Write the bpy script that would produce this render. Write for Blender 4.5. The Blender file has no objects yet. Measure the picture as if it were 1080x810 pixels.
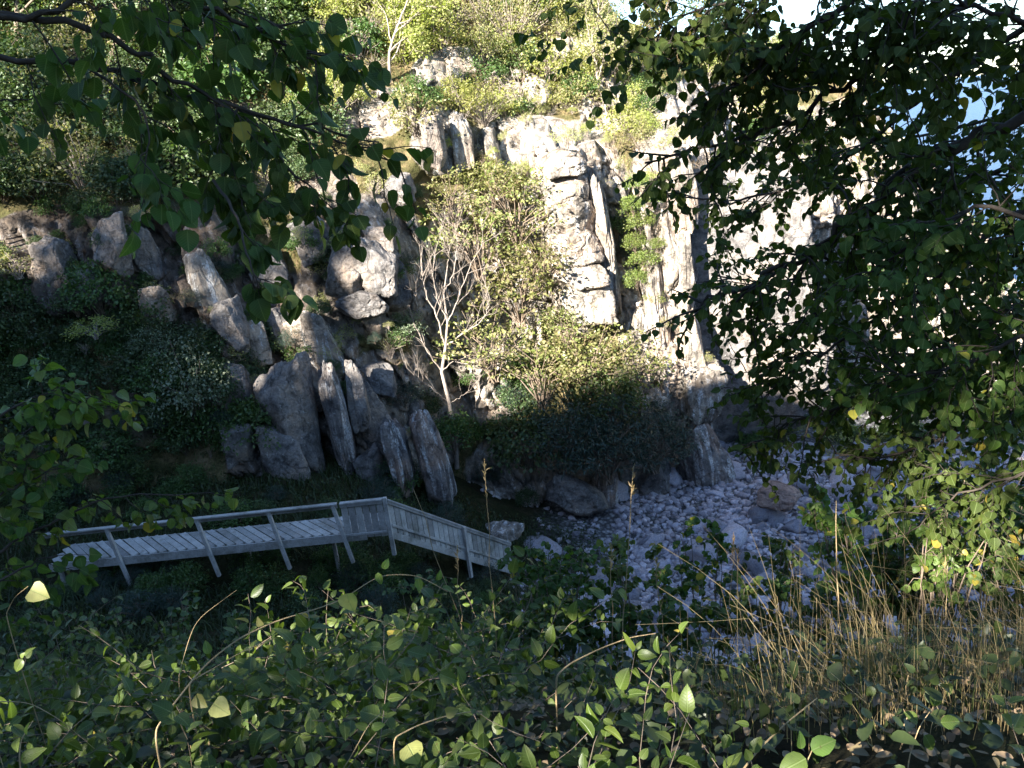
import bpy, bmesh, math, random
import numpy as np
from mathutils import Vector, Matrix
from mathutils.bvhtree import BVHTree

rng = np.random.default_rng(7)
random.seed(7)
scene = bpy.context.scene
COL = scene.collection
PI = math.pi
R = math.radians

# ------------------------------------------------------------------ camera
CAM = np.array([0.0, 0.0, 15.0])
PITCH, ROLL = R(-17), R(-7)
cam_d = bpy.data.cameras.new('camera')
cam = bpy.data.objects.new('camera', cam_d)
COL.objects.link(cam)
cam_d.lens, cam_d.sensor_width = 29.0, 36.0
cam_d.clip_start, cam_d.clip_end = 0.05, 6000
cam.matrix_world = Matrix.Translation(CAM) @ Matrix.Rotation(PI/2 + PITCH, 4, 'X') @ Matrix.Rotation(ROLL, 4, 'Z')
scene.camera = cam
M3 = np.array(cam.matrix_world.to_3x3())
F = 870.0

def ray(px, py):
    d = M3 @ np.array([(px-540)/F, -(py-405)/F, -1.0])
    return d

def P(px, py, Y):
    """the place Y metres ahead of the camera that the photo shows at px, py"""
    d = ray(px, py)
    return CAM + d*(Y/d[1])

def on_z(px, py, z):
    d = ray(px, py)
    return CAM + d*((z-CAM[2])/d[2])

def proj(p):
    q = (np.asarray(p) - CAM) @ M3
    return 540 + F*q[..., 0]/-q[..., 2], 405 - F*q[..., 1]/-q[..., 2]

# ------------------------------------------------------------------ numpy noise
def _h(ix, iy, iz, s):
    n = (ix.astype(np.int64)*374761393 + iy.astype(np.int64)*668265263 + iz.astype(np.int64)*2147483647 + s*974711) & 0xffffffff
    n = ((n ^ (n >> 13))*1274126177) & 0xffffffff
    n = ((n ^ (n >> 16))*2246822519) & 0xffffffff
    return ((n ^ (n >> 15)) & 0xffffff)/float(0xffffff)

def vnoise(x, y, z, s=0):
    x, y, z = np.broadcast_arrays(np.asarray(x, float), np.asarray(y, float), np.asarray(z, float))
    ix, iy, iz = np.floor(x), np.floor(y), np.floor(z)
    fx, fy, fz = x-ix, y-iy, z-iz
    fx, fy, fz = fx*fx*(3-2*fx), fy*fy*(3-2*fy), fz*fz*(3-2*fz)
    r = 0
    for a in (0, 1):
        for b in (0, 1):
            for c in (0, 1):
                r = r + _h(ix+a, iy+b, iz+c, s)*(fx if a else 1-fx)*(fy if b else 1-fy)*(fz if c else 1-fz)
    return r*2-1

def fbm(x, y, z, o=4, s=0, g=.5):
    r, a = 0, 1.0
    for i in range(o):
        r = r + a*vnoise(x*2**i, y*2**i, z*2**i, s+i*17)
        a *= g
    return r

def worley(u, v, s=0):
    iu, iv = np.floor(u), np.floor(v)
    d1 = np.full(u.shape, 9.0); d2 = d1.copy()
    cu = np.zeros(u.shape); cv = cu.copy(); cid = cu.copy(); cid2 = cu.copy(); cid3 = cu.copy()
    for a in (-1, 0, 1):
        for b in (-1, 0, 1):
            jx, jy = iu+a, iv+b
            z = np.zeros_like(jx)
            px = jx+.1+.8*_h(jx, jy, z, s); py = jy+.1+.8*_h(jx, jy, z, s+1)
            d = np.hypot(u-px, v-py)
            n = d < d1
            d2 = np.where(n, d1, np.minimum(d2, d))
            d1 = np.where(n, d, d1)
            cu = np.where(n, px, cu); cv = np.where(n, py, cv)
            cid = np.where(n, _h(jx, jy, z, s+2), cid); cid2 = np.where(n, _h(jx, jy, z, s+3), cid2); cid3 = np.where(n, _h(jx, jy, z, s+4), cid3)
    return d1, d2, u-cu, v-cv, cid, cid2, cid3

def smooth(a, b, x):
    t = np.clip((x-a)/(b-a), 0, 1)
    return t*t*(3-2*t)

# ------------------------------------------------------------------ objects
def tag(o, label=None, cat=None, group=None, kind=None):
    if label: o['label'] = label
    if cat: o['category'] = cat
    if group: o['group'] = group
    o['kind'] = kind or 'thing'
    return o

def link(name, me, mat=None, parent=None):
    if mat is not None and not me.materials: me.materials.append(mat)
    o = bpy.data.objects.new(name, me)
    COL.objects.link(o)
    if parent is not None: o.parent = parent
    return o

def empty(name, loc=(0, 0, 0), label=None, cat=None, group=None):
    o = bpy.data.objects.new(name, None)
    o.empty_display_size = .2
    COL.objects.link(o)
    o.location = loc
    return tag(o, label, cat, group)

def copy_tree(o, parent=None):
    c = o.copy()
    COL.objects.link(c)
    if parent is not None: c.parent = parent
    for ch in [k for k in bpy.data.objects if k.parent == o]: copy_tree(ch, c)
    return c

def np_mesh(name, V, loops, starts, smooth_=False):
    me = bpy.data.meshes.new(name)
    V = np.ascontiguousarray(V, np.float32); loops = np.ascontiguousarray(loops, np.int32); starts = np.ascontiguousarray(starts, np.int32)
    me.vertices.add(len(V)); me.vertices.foreach_set('co', V.ravel())
    me.loops.add(len(loops)); me.loops.foreach_set('vertex_index', loops)
    me.polygons.add(len(starts)); me.polygons.foreach_set('loop_start', starts)
    if smooth_: me.polygons.foreach_set('use_smooth', np.ones(len(starts), bool))
    me.update(calc_edges=True)
    return me

def grid_mesh(name, V, n, m, smooth_=True):
    """V is (n, m, 3)"""
    i = np.arange(n*m).reshape(n, m)
    q = np.stack([i[:-1, :-1], i[:-1, 1:], i[1:, 1:], i[1:, :-1]], -1).reshape(-1)
    return np_mesh(name, V.reshape(-1, 3), q, np.arange(0, len(q), 4), smooth_)

class Tubes:
    def __init__(s): s.V, s.L, s.S, s.n, s.ls = [], [], [], 0, 0
    def add(s, pts, rad, k=5):
        pts = np.asarray(pts, float); n = len(pts)
        rad = np.broadcast_to(np.asarray(rad, float), (n,)) if np.ndim(rad) < 1 or len(rad) == n else np.interp(np.linspace(0, 1, n), np.linspace(0, 1, len(rad)), rad)
        T = np.gradient(pts, axis=0); T /= np.linalg.norm(T, axis=1)[:, None]+1e-9
        a = np.array([.31, .22, .92]) if abs(T[0] @ np.array([.31, .22, .92])) < .9 else np.array([1., 0, 0])
        A = np.cross(T, a); A /= np.linalg.norm(A, axis=1)[:, None]+1e-9
        B = np.cross(T, A)
        th = np.arange(k)*2*PI/k
        ring = pts[:, None]+rad[:, None, None]*(np.cos(th)[None, :, None]*A[:, None]+np.sin(th)[None, :, None]*B[:, None])
        i = np.arange(n*k).reshape(n, k); j = np.roll(i, -1, 1)
        q = np.stack([i[:-1], j[:-1], j[1:], i[1:]], -1).reshape(-1)+s.n
        s.V.append(ring.reshape(-1, 3)); s.L.append(q); s.S.append(np.arange(0, len(q), 4)+s.ls)
        s.ls += len(q); s.n += n*k
        cap = i[-1]+s.n-n*k
        s.L.append(cap); s.S.append(np.array([s.ls])); s.ls += k
    def mesh(s, name): return np_mesh(name, np.concatenate(s.V), np.concatenate(s.L), np.concatenate(s.S), True)

class Boxes:
    """rectangular timbers collected into one mesh with slightly worn edges"""
    def __init__(s): s.bm = bmesh.new()
    def bar(s, a, b, w, h, up=(0, 0, 1), bev=.006):
        a, b = Vector(a), Vector(b)
        d = (b-a); L = d.length; d.normalize()
        up = Vector(up); x = d.cross(up).normalized(); z = x.cross(d)
        r = bmesh.ops.create_cube(s.bm, size=1)
        Mx = Matrix(((x.x*w, d.x*L, z.x*h, 0), (x.y*w, d.y*L, z.y*h, 0), (x.z*w, d.z*L, z.z*h, 0), (0, 0, 0, 1)))
        Mx.translation = (a+b)/2
        bmesh.ops.transform(s.bm, matrix=Mx, verts=r['verts'])
        if bev:
            es = list({e for v in r['verts'] for e in v.link_edges})
            bmesh.ops.bevel(s.bm, geom=es, offset=bev, segments=1, affect='EDGES')
    def build(s, name, mat, parent=None):
        me = bpy.data.meshes.new(name)
        bmesh.ops.recalc_face_normals(s.bm, faces=s.bm.faces)
        s.bm.to_mesh(me); s.bm.free()
        return link(name, me, mat, parent)

# ------------------------------------------------------------------ materials
def new_mat(name):
    m = bpy.data.materials.new(name); m.use_nodes = True
    nt = m.node_tree; nt.nodes.clear()
    return m, nt, (lambda t, **k: _node(nt, t, **k))

def _node(nt, t, ins=None, **k):
    n = nt.nodes.new('ShaderNode'+t)
    for a, b in k.items(): setattr(n, a, b)
    for a, b in (ins or {}).items():
        if isinstance(b, bpy.types.NodeSocket): nt.links.new(b, n.inputs[a])
        else: n.inputs[a].default_value = b
    return n

def ramp(nd, fac, stops):
    r = nd('ValToRGB', ins={'Fac': fac})
    e = r.color_ramp.elements
    while len(e) < len(stops): e.new(.5)
    for k, (p, c) in zip(e, stops):
        k.position = p; k.color = c if len(c) == 4 else (*c, 1)
    return r.outputs[0]

def mixc(nd, f, a, b, mode='MIX'):
    m = nd('MixRGB', blend_type=mode)
    for s, v in ((0, f), (1, a), (2, b)):
        if isinstance(v, bpy.types.NodeSocket): m.id_data.links.new(v, m.inputs[s])
        else: m.inputs[s].default_value = v if s == 0 else ((*v, 1) if len(v) == 3 else v)
    return m.outputs[0]

def leaf_mat(name, cols, trans=.35, rough=.45, tcol=None, yellow=0.0, spec=.35, veins=False):
    m, nt, nd = new_mat(name)
    geo = nd('NewGeometry'); oi = nd('ObjectInfo')
    r = geo.outputs['Random Per Island']
    n = len(cols)
    col = ramp(nd, r, [(i/max(1, n-1), c) for i, c in enumerate(cols)])
    if yellow > 0:
        w = nd('TexWhiteNoise', noise_dimensions='1D', ins={'W': r})
        y = nd('Math', operation='LESS_THAN', ins={0: w.outputs[0], 1: yellow}).outputs[0]
        col = mixc(nd, y, col, (.30, .24, .035))
    # plants differ a little from one another
    hs = nd('HueSaturation', ins={'Hue': nd('MapRange', ins={0: oi.outputs['Random'], 3: .482, 4: .515}).outputs[0],
                                  'Value': nd('MapRange', ins={0: oi.outputs['Random'], 3: .8, 4: 1.2}).outputs[0], 'Color': col})
    col = hs.outputs[0]
    tc = nd('TexCoord')
    nz = nd('TexNoise', ins={'Vector': tc.outputs['Object'], 'Scale': 40.0, 'Detail': 3.0})
    col = mixc(nd, .35, col, ramp(nd, nz.outputs[0], [(.3, (.55, .55, .55)), (.7, (1.25, 1.25, 1.2))]), 'MULTIPLY')
    nrm = {}
    if veins:
        uv = nd('SeparateXYZ', ins={0: nd('Attribute', attribute_name='leaf').outputs['Vector']})
        ax = nd('Math', operation='ABSOLUTE', ins={0: uv.outputs[0]}).outputs[0]
        rib = ramp(nd, ax, [(.012, (1, 1, 1)), (.035, (0, 0, 0))])
        sv = nd('Math', operation='SINE', ins={0: nd('Math', operation='MULTIPLY', ins={0: nd('Math', operation='MULTIPLY_ADD', ins={0: ax, 1: -.75, 2: uv.outputs[1]}).outputs[0], 1: 52.0}).outputs[0]}).outputs[0]
        side = ramp(nd, sv, [(.86, (0, 0, 0)), (1, (.55, .55, .55))])
        vein = nd('Math', operation='MAXIMUM', ins={0: rib, 1: side}).outputs[0]
        col = mixc(nd, nd('Math', operation='MULTIPLY', ins={0: vein, 1: .5}).outputs[0], col, (.17, .22, .08))
        sp = nd('TexNoise', ins={'Vector': tc.outputs['Object'], 'Scale': 75.0, 'Detail': 4.0, 'Roughness': .6})
        col = mixc(nd, ramp(nd, sp.outputs[0], [(.66, (0, 0, 0)), (.70, (.8, .8, .8))]), col, (.09, .055, .02))
        edge = nd('TexNoise', ins={'Vector': tc.outputs['Object'], 'Scale': 11.0, 'Detail': 2.0})
        col = mixc(nd, ramp(nd, edge.outputs[0], [(.55, (0, 0, 0)), (.8, (.5, .5, .5))]), col, (.13, .13, .03))
        nrm = {'Normal': nd('Bump', ins={'Strength': .5, 'Distance': .003, 'Height': nd('Math', operation='MULTIPLY', ins={0: vein, 1: -1.0}).outputs[0]}).outputs[0]}
    b = nd('BsdfPrincipled', ins={'Base Color': col, 'Roughness': rough, 'Specular IOR Level': spec, **nrm})
    tl = nd('BsdfTranslucent', ins={'Color': mixc(nd, 1.0, col, tcol or (1.7, 1.9, .7), 'MULTIPLY')})
    mx = nd('MixShader', ins={0: trans, 1: b.outputs[0], 2: tl.outputs[0]})
    o = nd('OutputMaterial', ins={0: mx.outputs[0]})
    return m

def rock_mat(name, base, dark, warm, streak=0.0, lichen=.35, scale=1.0, moss=0.0, stain=.6, vary=0.0, spots=0.0):
    m, nt, nd = new_mat(name)
    tc = nd('TexCoord'); oi = nd('ObjectInfo')
    off = nd('VectorMath', operation='MULTIPLY_ADD', ins={0: oi.outputs['Random'], 1: (37, 11, 23), 2: tc.outputs['Object']})
    v = off.outputs[0]
    big = nd('TexNoise', ins={'Vector': v, 'Scale': .5*scale, 'Detail': 5.0, 'Roughness': .6})
    med = nd('TexNoise', ins={'Vector': v, 'Scale': 2.6*scale, 'Detail': 8.0, 'Roughness': .68})
    fine = nd('TexNoise', ins={'Vector': v, 'Scale': 14*scale, 'Detail': 6.0, 'Roughness': .7})
    mp = nd('Mapping', ins={'Vector': v, 'Scale': (2.6*scale, 2.6*scale, .28*scale)})
    st = nd('TexNoise', ins={'Vector': mp.outputs[0], 'Scale': 1.6, 'Detail': 6.0, 'Roughness': .62})
    vor = nd('TexVoronoi', feature='DISTANCE_TO_EDGE', ins={'Vector': nd('VectorMath', operation='MULTIPLY_ADD', ins={0: med.outputs['Color'], 1: (.5, .5, .5), 2: v}).outputs[0], 'Scale': 1.1*scale})
    col = ramp(nd, big.outputs[0], [(.3, dark), (.48, base), (.62, warm), (.75, base)])
    col = mixc(nd, .75, col, ramp(nd, med.outputs[0], [(.3, (.42, .41, .42)), (.5, (.95, .95, .95)), (.7, (1.3, 1.28, 1.24))]), 'MULTIPLY')
    col = mixc(nd, lichen, col, ramp(nd, fine.outputs[0], [(.35, (.45, .45, .44)), (.55, (1, 1, 1)), (.68, (1.5, 1.5, 1.45))]), 'MULTIPLY')
    # dark water stains running down
    col = mixc(nd, stain, col, ramp(nd, st.outputs[0], [(.36, (.4, .39, .4)), (.52, (1, 1, 1))]), 'MULTIPLY')
    if vary > 0:
        ri = nd('NewGeometry').outputs['Random Per Island']
        rr = nd('Math', operation='FRACT', ins={0: nd('Math', operation='MULTIPLY_ADD', ins={0: oi.outputs['Random'], 1: 7.3, 2: ri}).outputs[0]}).outputs[0]
        col = mixc(nd, vary, col, ramp(nd, rr, [(0, (.45, .45, .46)), (.35, (.85, .83, .82)), (.6, (1.1, 1.06, 1.02)), (1, (1.35, 1.35, 1.36))]), 'MULTIPLY')
    if streak > 0:
        f = ramp(nd, st.outputs[0], [(.56-.06*streak, (0, 0, 0)), (.60, (1, 1, 1))])
        f = mixc(nd, 1.0, f, ramp(nd, fine.outputs[0], [(.4, (.15, .15, .15)), (.6, (1, 1, 1))]), 'MULTIPLY')
        col = mixc(nd, f, col, (.62, .61, .6))
    if spots > 0:
        sp = nd('TexNoise', ins={'Vector': v, 'Scale': 5.5*scale, 'Detail': 7.0, 'Roughness': .75})
        col = mixc(nd, ramp(nd, sp.outputs[0], [(.60, (0, 0, 0)), (.66, (spots, spots, spots))]), col, (.5, .5, .47))
        sq = nd('TexNoise', ins={'Vector': v, 'Scale': 1.7*scale, 'Detail': 7.0, 'Roughness': .7})
        col = mixc(nd, .8, col, ramp(nd, sq.outputs[0], [(.38, (.35, .34, .33)), (.5, (1, 1, 1)), (.62, (1.25, 1.15, 1.05))]), 'MULTIPLY')
    if moss > 0:
        up = nd('SeparateXYZ', ins={0: nd('NewGeometry').outputs['Normal']}).outputs[2]
        f = nd('Math', operation='MULTIPLY_ADD', ins={0: up, 1: .9, 2: nd('Math', operation='MULTIPLY', ins={0: med.outputs[0], 1: 1.0}).outputs[0]}).outputs[0]
        f = ramp(nd, f, [(.95-.3*moss, (0, 0, 0)), (1.15-.3*moss, (1, 1, 1))])
        col = mixc(nd, f, col, (.055, .06, .022))
    crack = ramp(nd, vor.outputs[0], [(0, (.45, .44, .44)), (.022, (1, 1, 1))])
    col = mixc(nd, .45, col, crack, 'MULTIPLY')
    h = nd('Math', operation='ADD', ins={0: nd('Math', operation='MULTIPLY', ins={0: med.outputs[0], 1: 1.0}).outputs[0],
           1: nd('Math', operation='MULTIPLY', ins={0: fine.outputs[0], 1: .35}).outputs[0]}).outputs[0]
    h = nd('Math', operation='ADD', ins={0: h, 1: nd('Math', operation='MULTIPLY', ins={0: crack, 1: .35}).outputs[0]}).outputs[0]
    bp = nd('Bump', ins={'Strength': .9, 'Distance': .14/scale, 'Height': h})
    b = nd('BsdfPrincipled', ins={'Base Color': col, 'Roughness': .85, 'Specular IOR Level': .25, 'Normal': bp.outputs[0]})
    nd('OutputMaterial', ins={0: b.outputs[0]})
    return m

def soil_mat(name):
    m, nt, nd = new_mat(name)
    tc = nd('TexCoord'); v = tc.outputs['Object']
    a = nd('TexNoise', ins={'Vector': v, 'Scale': .8, 'Detail': 8.0, 'Roughness': .65})
    b_ = nd('TexNoise', ins={'Vector': v, 'Scale': 9.0, 'Detail': 8.0, 'Roughness': .7})
    col = ramp(nd, a.outputs[0], [(.32, (.03, .022, .014)), (.5, (.035, .04, .016)), (.68, (.075, .058, .035))])
    col = mixc(nd, .8, col, ramp(nd, b_.outputs[0], [(.3, (.4, .4, .4)), (.7, (1.5, 1.45, 1.3))]), 'MULTIPLY')
    vo = nd('TexVoronoi', ins={'Vector': v, 'Scale': 6.5})
    gc = mixc(nd, .8, ramp(nd, nd('SeparateColor', ins={0: vo.outputs['Color']}).outputs[0], [(0, (.2, .19, .19)), (1, (.5, .48, .47))]), ramp(nd, vo.outputs['Distance'], [(.2, (1, 1, 1)), (.6, (.15, .15, .15))]), 'MULTIPLY')
    col = mixc(nd, nd('Attribute', attribute_name='beach').outputs['Fac'], col, gc)
    bp = nd('Bump', ins={'Strength': 1.0, 'Distance': .12, 'Height': b_.outputs[0]})
    b = nd('BsdfPrincipled', ins={'Base Color': col, 'Roughness': .95, 'Specular IOR Level': .1, 'Normal': bp.outputs[0]})
    nd('OutputMaterial', ins={0: b.outputs[0]})
    return m

def bark_mat(name, c1, c2, sc=8.0):
    m, nt, nd = new_mat(name)
    tc = nd('TexCoord')
    a = nd('TexNoise', ins={'Vector': tc.outputs['Object'], 'Scale': sc, 'Detail': 6.0, 'Roughness': .7})
    col = ramp(nd, a.outputs[0], [(.32, c1), (.68, c2)])
    bp = nd('Bump', ins={'Strength': .6, 'Distance': .02, 'Height': a.outputs[0]})
    b = nd('BsdfPrincipled', ins={'Base Color': col, 'Roughness': .85, 'Specular IOR Level': .2, 'Normal': bp.outputs[0]})
    nd('OutputMaterial', ins={0: b.outputs[0]})
    return m

def wood_mat(name):
    m, nt, nd = new_mat(name)
    tc = nd('TexCoord'); geo = nd('NewGeometry')
    r = geo.outputs['Random Per Island']
    a = nd('TexNoise', ins={'Vector': tc.outputs['Object'], 'Scale': 3.0, 'Detail': 7.0, 'Roughness': .7})
    f = nd('TexNoise', ins={'Vector': tc.outputs['Object'], 'Scale': 26.0, 'Detail': 4.0, 'Roughness': .7})
    col = ramp(nd, r, [(0, (.27, .255, .24)), (.45, (.43, .41, .385)), (1, (.58, .555, .52))])
    col = mixc(nd, .7, col, ramp(nd, a.outputs[0], [(.3, (.55, .54, .52)), (.65, (1.1, 1.1, 1.1))]), 'MULTIPLY')
    col = mixc(nd, .5, col, ramp(nd, f.outputs[0], [(.35, (.6, .6, .58)), (.6, (1.1, 1.1, 1.1))]), 'MULTIPLY')
    g = nd('TexNoise', ins={'Vector': tc.outputs['Object'], 'Scale': 1.1, 'Detail': 8.0, 'Roughness': .72})
    col = mixc(nd, ramp(nd, g.outputs[0], [(.5, (0, 0, 0)), (.66, (.75, .75, .75))]), col, (.13, .125, .095))
    bp = nd('Bump', ins={'Strength': .6, 'Distance': .02, 'Height': f.outputs[0]})
    b = nd('BsdfPrincipled', ins={'Base Color': col, 'Roughness': .8, 'Specular IOR Level': .25, 'Normal': bp.outputs[0]})
    nd('OutputMaterial', ins={0: b.outputs[0]})
    return m

def sea_mat():
    m, nt, nd = new_mat('sea_water')
    tc = nd('TexCoord')
    a = nd('TexNoise', ins={'Vector': tc.outputs['Object'], 'Scale': 1.2, 'Detail': 5.0, 'Roughness': .6})
    bp = nd('Bump', ins={'Strength': .7, 'Distance': .25, 'Height': a.outputs[0]})
    b = nd('BsdfPrincipled', ins={'Base Color': (.012, .035, .10, 1), 'Roughness': .3, 'IOR': 1.33, 'Specular IOR Level': .35, 'Normal': bp.outputs[0]})
    nd('OutputMaterial', ins={0: b.outputs[0]})
    return m

# --- rock colours
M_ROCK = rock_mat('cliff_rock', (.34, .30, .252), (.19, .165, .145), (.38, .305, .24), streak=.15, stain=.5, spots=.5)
M_DARK = rock_mat('shaded_slab_rock', (.22, .205, .195), (.12, .11, .105), (.27, .22, .18), streak=0, stain=.0, lichen=.5, spots=.7)  # naturally dark slabs; also puts shade into the colour of outcrop and split block
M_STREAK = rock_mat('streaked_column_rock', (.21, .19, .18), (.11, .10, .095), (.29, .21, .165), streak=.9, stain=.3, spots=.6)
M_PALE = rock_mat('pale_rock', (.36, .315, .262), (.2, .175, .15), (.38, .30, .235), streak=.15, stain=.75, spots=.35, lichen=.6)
M_STONE = rock_mat('beach_stone', (.48, .45, .495), (.33, .31, .335), (.5, .44, .445), lichen=.2, scale=3.0, stain=.1, vary=.9)
M_RED = rock_mat('reddish_rock', (.36, .24, .19), (.26, .18, .15), (.42, .3, .24), scale=1.5)
M_SOIL = soil_mat('hillside_soil')
M_WOOD = wood_mat('weathered_timber')
M_BARK = bark_mat('dark_bark', (.025, .02, .016), (.075, .06, .048))
M_DEAD = bark_mat('bleached_bark', (.19, .155, .13), (.40, .335, .28), 5)
M_TWIG = bark_mat('grey_brown_twig', (.12, .09, .065), (.25, .19, .14))
M_VINE = bark_mat('tan_vine_stem', (.24, .17, .085), (.42, .31, .17), 20)
M_STRAW = leaf_mat('dry_straw', [(.20, .145, .065), (.36, .27, .13), (.27, .185, .09), (.42, .33, .18)], trans=.3, tcol=(1.2, 1.1, .8), rough=.6)

# ------------------------------------------------------------------ sun and sky
EL = R(27)
AZ = np.array([-.62, -.785]); AZ /= np.linalg.norm(AZ)          # horizontal direction towards the sun: behind the viewer, to the left
SUN = np.array([AZ[0]*math.cos(EL), AZ[1]*math.cos(EL), math.sin(EL)])
sl = bpy.data.lights.new('sun', 'SUN'); sl.energy = 5.0; sl.angle = R(.55); sl.color = (1, .95, .86)
so = bpy.data.objects.new('sun', sl); COL.objects.link(so)
so.location = (0, 0, 60)
so.rotation_euler = Vector(-SUN).to_track_quat('-Z', 'Y').to_euler()
w = bpy.data.worlds.new('World'); scene.world = w; w.use_nodes = True
nt = w.node_tree; nt.nodes.clear()
sky = nt.nodes.new('ShaderNodeTexSky'); sky.sky_type = 'NISHITA'; sky.sun_disc = False
sky.sun_elevation = EL; sky.sun_rotation = math.atan2(AZ[0], AZ[1])
sky.air_density = 1.0; sky.dust_density = .2; sky.ozone_density = 4
bg = nt.nodes.new('ShaderNodeBackground'); bg.inputs[1].default_value = .066
wo = nt.nodes.new('ShaderNodeOutputWorld')
nt.links.new(sky.outputs[0], bg.inputs[0]); nt.links.new(bg.outputs[0], wo.inputs[0])
vs = scene.view_settings
vs.view_transform = 'Standard'; vs.look = 'None'; vs.gamma = 1; vs.exposure = 2.55; vs.use_curve_mapping = False
scene.cycles.max_bounces = 6; scene.cycles.diffuse_bounces = 3; scene.cycles.transmission_bounces = 4; scene.cycles.transparent_max_bounces = 4
scene.cycles.use_denoising = True
scene.cycles.sample_clamp_indirect = 6

TANE = math.tan(EL)
def sunplane(p):
    """u across the sunlight, w the height of the sunbeam through p, a towards the sun"""
    p = np.asarray(p, float)
    a = p[..., 0]*AZ[0]+p[..., 1]*AZ[1]
    return p[..., 0]*-AZ[1]+p[..., 1]*AZ[0], p[..., 2]-a*TANE, a
def from_sun(u, a, w):
    return np.stack([u*-AZ[1]+a*AZ[0], u*AZ[0]+a*AZ[1], w+a*TANE], -1)

# ------------------------------------------------------------------ thin plate interpolation
def tps(pts, val, lam=.0):
    pts = np.asarray(pts, float); n = len(pts)
    def K(A, B):
        d2 = ((A[:, None]-B[None])**2).sum(-1)
        return d2*np.log(d2+1e-9)*.5
    A = np.zeros((n+3, n+3)); A[:n, :n] = K(pts, pts)+lam*np.eye(n)
    A[:n, n] = 1; A[:n, n+1:] = pts; A[n, :n] = 1; A[n+1:, :n] = pts.T
    c = np.linalg.solve(A, np.concatenate([val, np.zeros(3)]))
    def f(x, y):
        s = np.shape(x); q = np.stack([np.ravel(x), np.ravel(y)], -1)
        out = np.empty(len(q))
        for i in range(0, len(q), 20000):
            qq = q[i:i+20000]
            out[i:i+20000] = K(qq, pts) @ c[:n] + c[n] + qq @ c[n+1:]
        return out.reshape(s)
    return f

# ------------------------------------------------------------------ the ground
GP = np.array([(0, 0, 13.4), (0, 2, 13.1), (0, 3.5, 12.2), (0, 6, 9.7), (0, 10, 6.5), (0, 16, 3.0), (0, 20, 1.6), (0, 25, .9), (0, 30, .9), (0, 36, 2),
  (-13, 20, 4.2), (-13, 24, 4.9), (-13, 29, 6.5), (-6, 20, 3.4), (-6, 24, 4.0), (-6, 28, 4.6), (-20, 20, 5.5), (-20, 26, 6.5), (-20, 5, 11), (-12, 10, 8.5), (-10, 5, 12.0), (-8, 15, 4.7),
  (-8, 1, 13.6), (8, 0, 13.6), (6, 22, .35), (12, 22, .2), (5, 30, .8), (12, 30, .6), (12, 10, 4.6), (6, 6, 9.4), (8, 3, 12.6), (20, 5, 11), (20, 15, 2.6), (20, 22, .1), (30, 22, -.6), (20, 35, .2), (32, 40, -1.5), (-20, 40, 5), (0, 45, 2), (20, 45, -1), (-10, 40, 4),
  (4, 3, 12.3), (3, 14, 3.8), (-3, -6, 15), (6, -6, 15), (-10, -6, 15.5), (14, -5, 14.5)], float)
_g = tps(GP[:, :2], GP[:, 2], .05)
W_U = [-60, -34, -26, -22, -19, -16, -12, -9, -6.5, -4.8, -3.4, 0, 20, 60]
W_W = [21, 19, 17.5, 15.5, 16.5, 18.2, 19.5, 18.5, 17, 14, 9, 7.5, 5, 2]  # unseen ridge's skyline, shaped so its shadow line falls across the cliff
def ground(x, y):
    x = np.asarray(x, float); y = np.asarray(y, float)
    z = _g(np.clip(x, -26, 34), np.clip(y, -8, 46))
    far = np.hypot(np.maximum(0, np.abs(x-4)-30), np.maximum(0, y-46))
    z = z - np.minimum(far*.15, 6)
    u, _, a = sunplane(np.stack([x, y, 0*x], -1))
    top = np.interp(u, W_U, W_W)+.5*fbm(x*.2, y*.2, 0, 3, 5)
    ridge = top+np.minimum(a, 40)*TANE
    k = smooth(7, 34, a)
    z = z*(1-k)+ridge*k
    return z+.10*fbm(x*.9, y*.9, 0, 4, 9)+.25*vnoise(x*.25, y*.25, 3, 2)
gx = np.concatenate([np.linspace(-400, -70, 12), np.linspace(-66, -27, 40), np.arange(-26, 34, .2), np.linspace(34, 60, 20), np.linspace(70, 400, 8)])
gy = np.concatenate([np.linspace(-400, -75, 12), np.linspace(-70, -6, 64), np.arange(-5.7, 40, .2), np.linspace(41, 60, 14), np.linspace(70, 300, 8)])
GX, GY = np.meshgrid(gx, gy)
GZ = ground(GX, GY)
gm = grid_mesh('ground', np.stack([GX, GY, GZ], -1), len(gy), len(gx))
ba = gm.attributes.new('beach', 'FLOAT', 'POINT')
_px, _py = proj(np.stack([GX, GY, GZ], -1))
BEACH = smooth(-.5, 2.5, GX-(GY-24)*.12+1.2*fbm(GX*.5, GY*.5, 0, 3, 19))*smooth(15.5, 18.5, GY)*(1-smooth(34, 37, GY))
ba.data.foreach_set('value', BEACH.ravel().astype(np.float32))
o_ground = tag(link('ground', gm, M_SOIL), kind='structure')
s_ = 3000.0
sm = np_mesh('sea', [(-s_, 30, -.45), (s_, 30, -.45), (s_, 5900, -.45), (-s_, 5900, -.45)], [0, 1, 2, 3], [0])
tag(link('sea', sm, sea_mat()), kind='structure')

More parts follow.
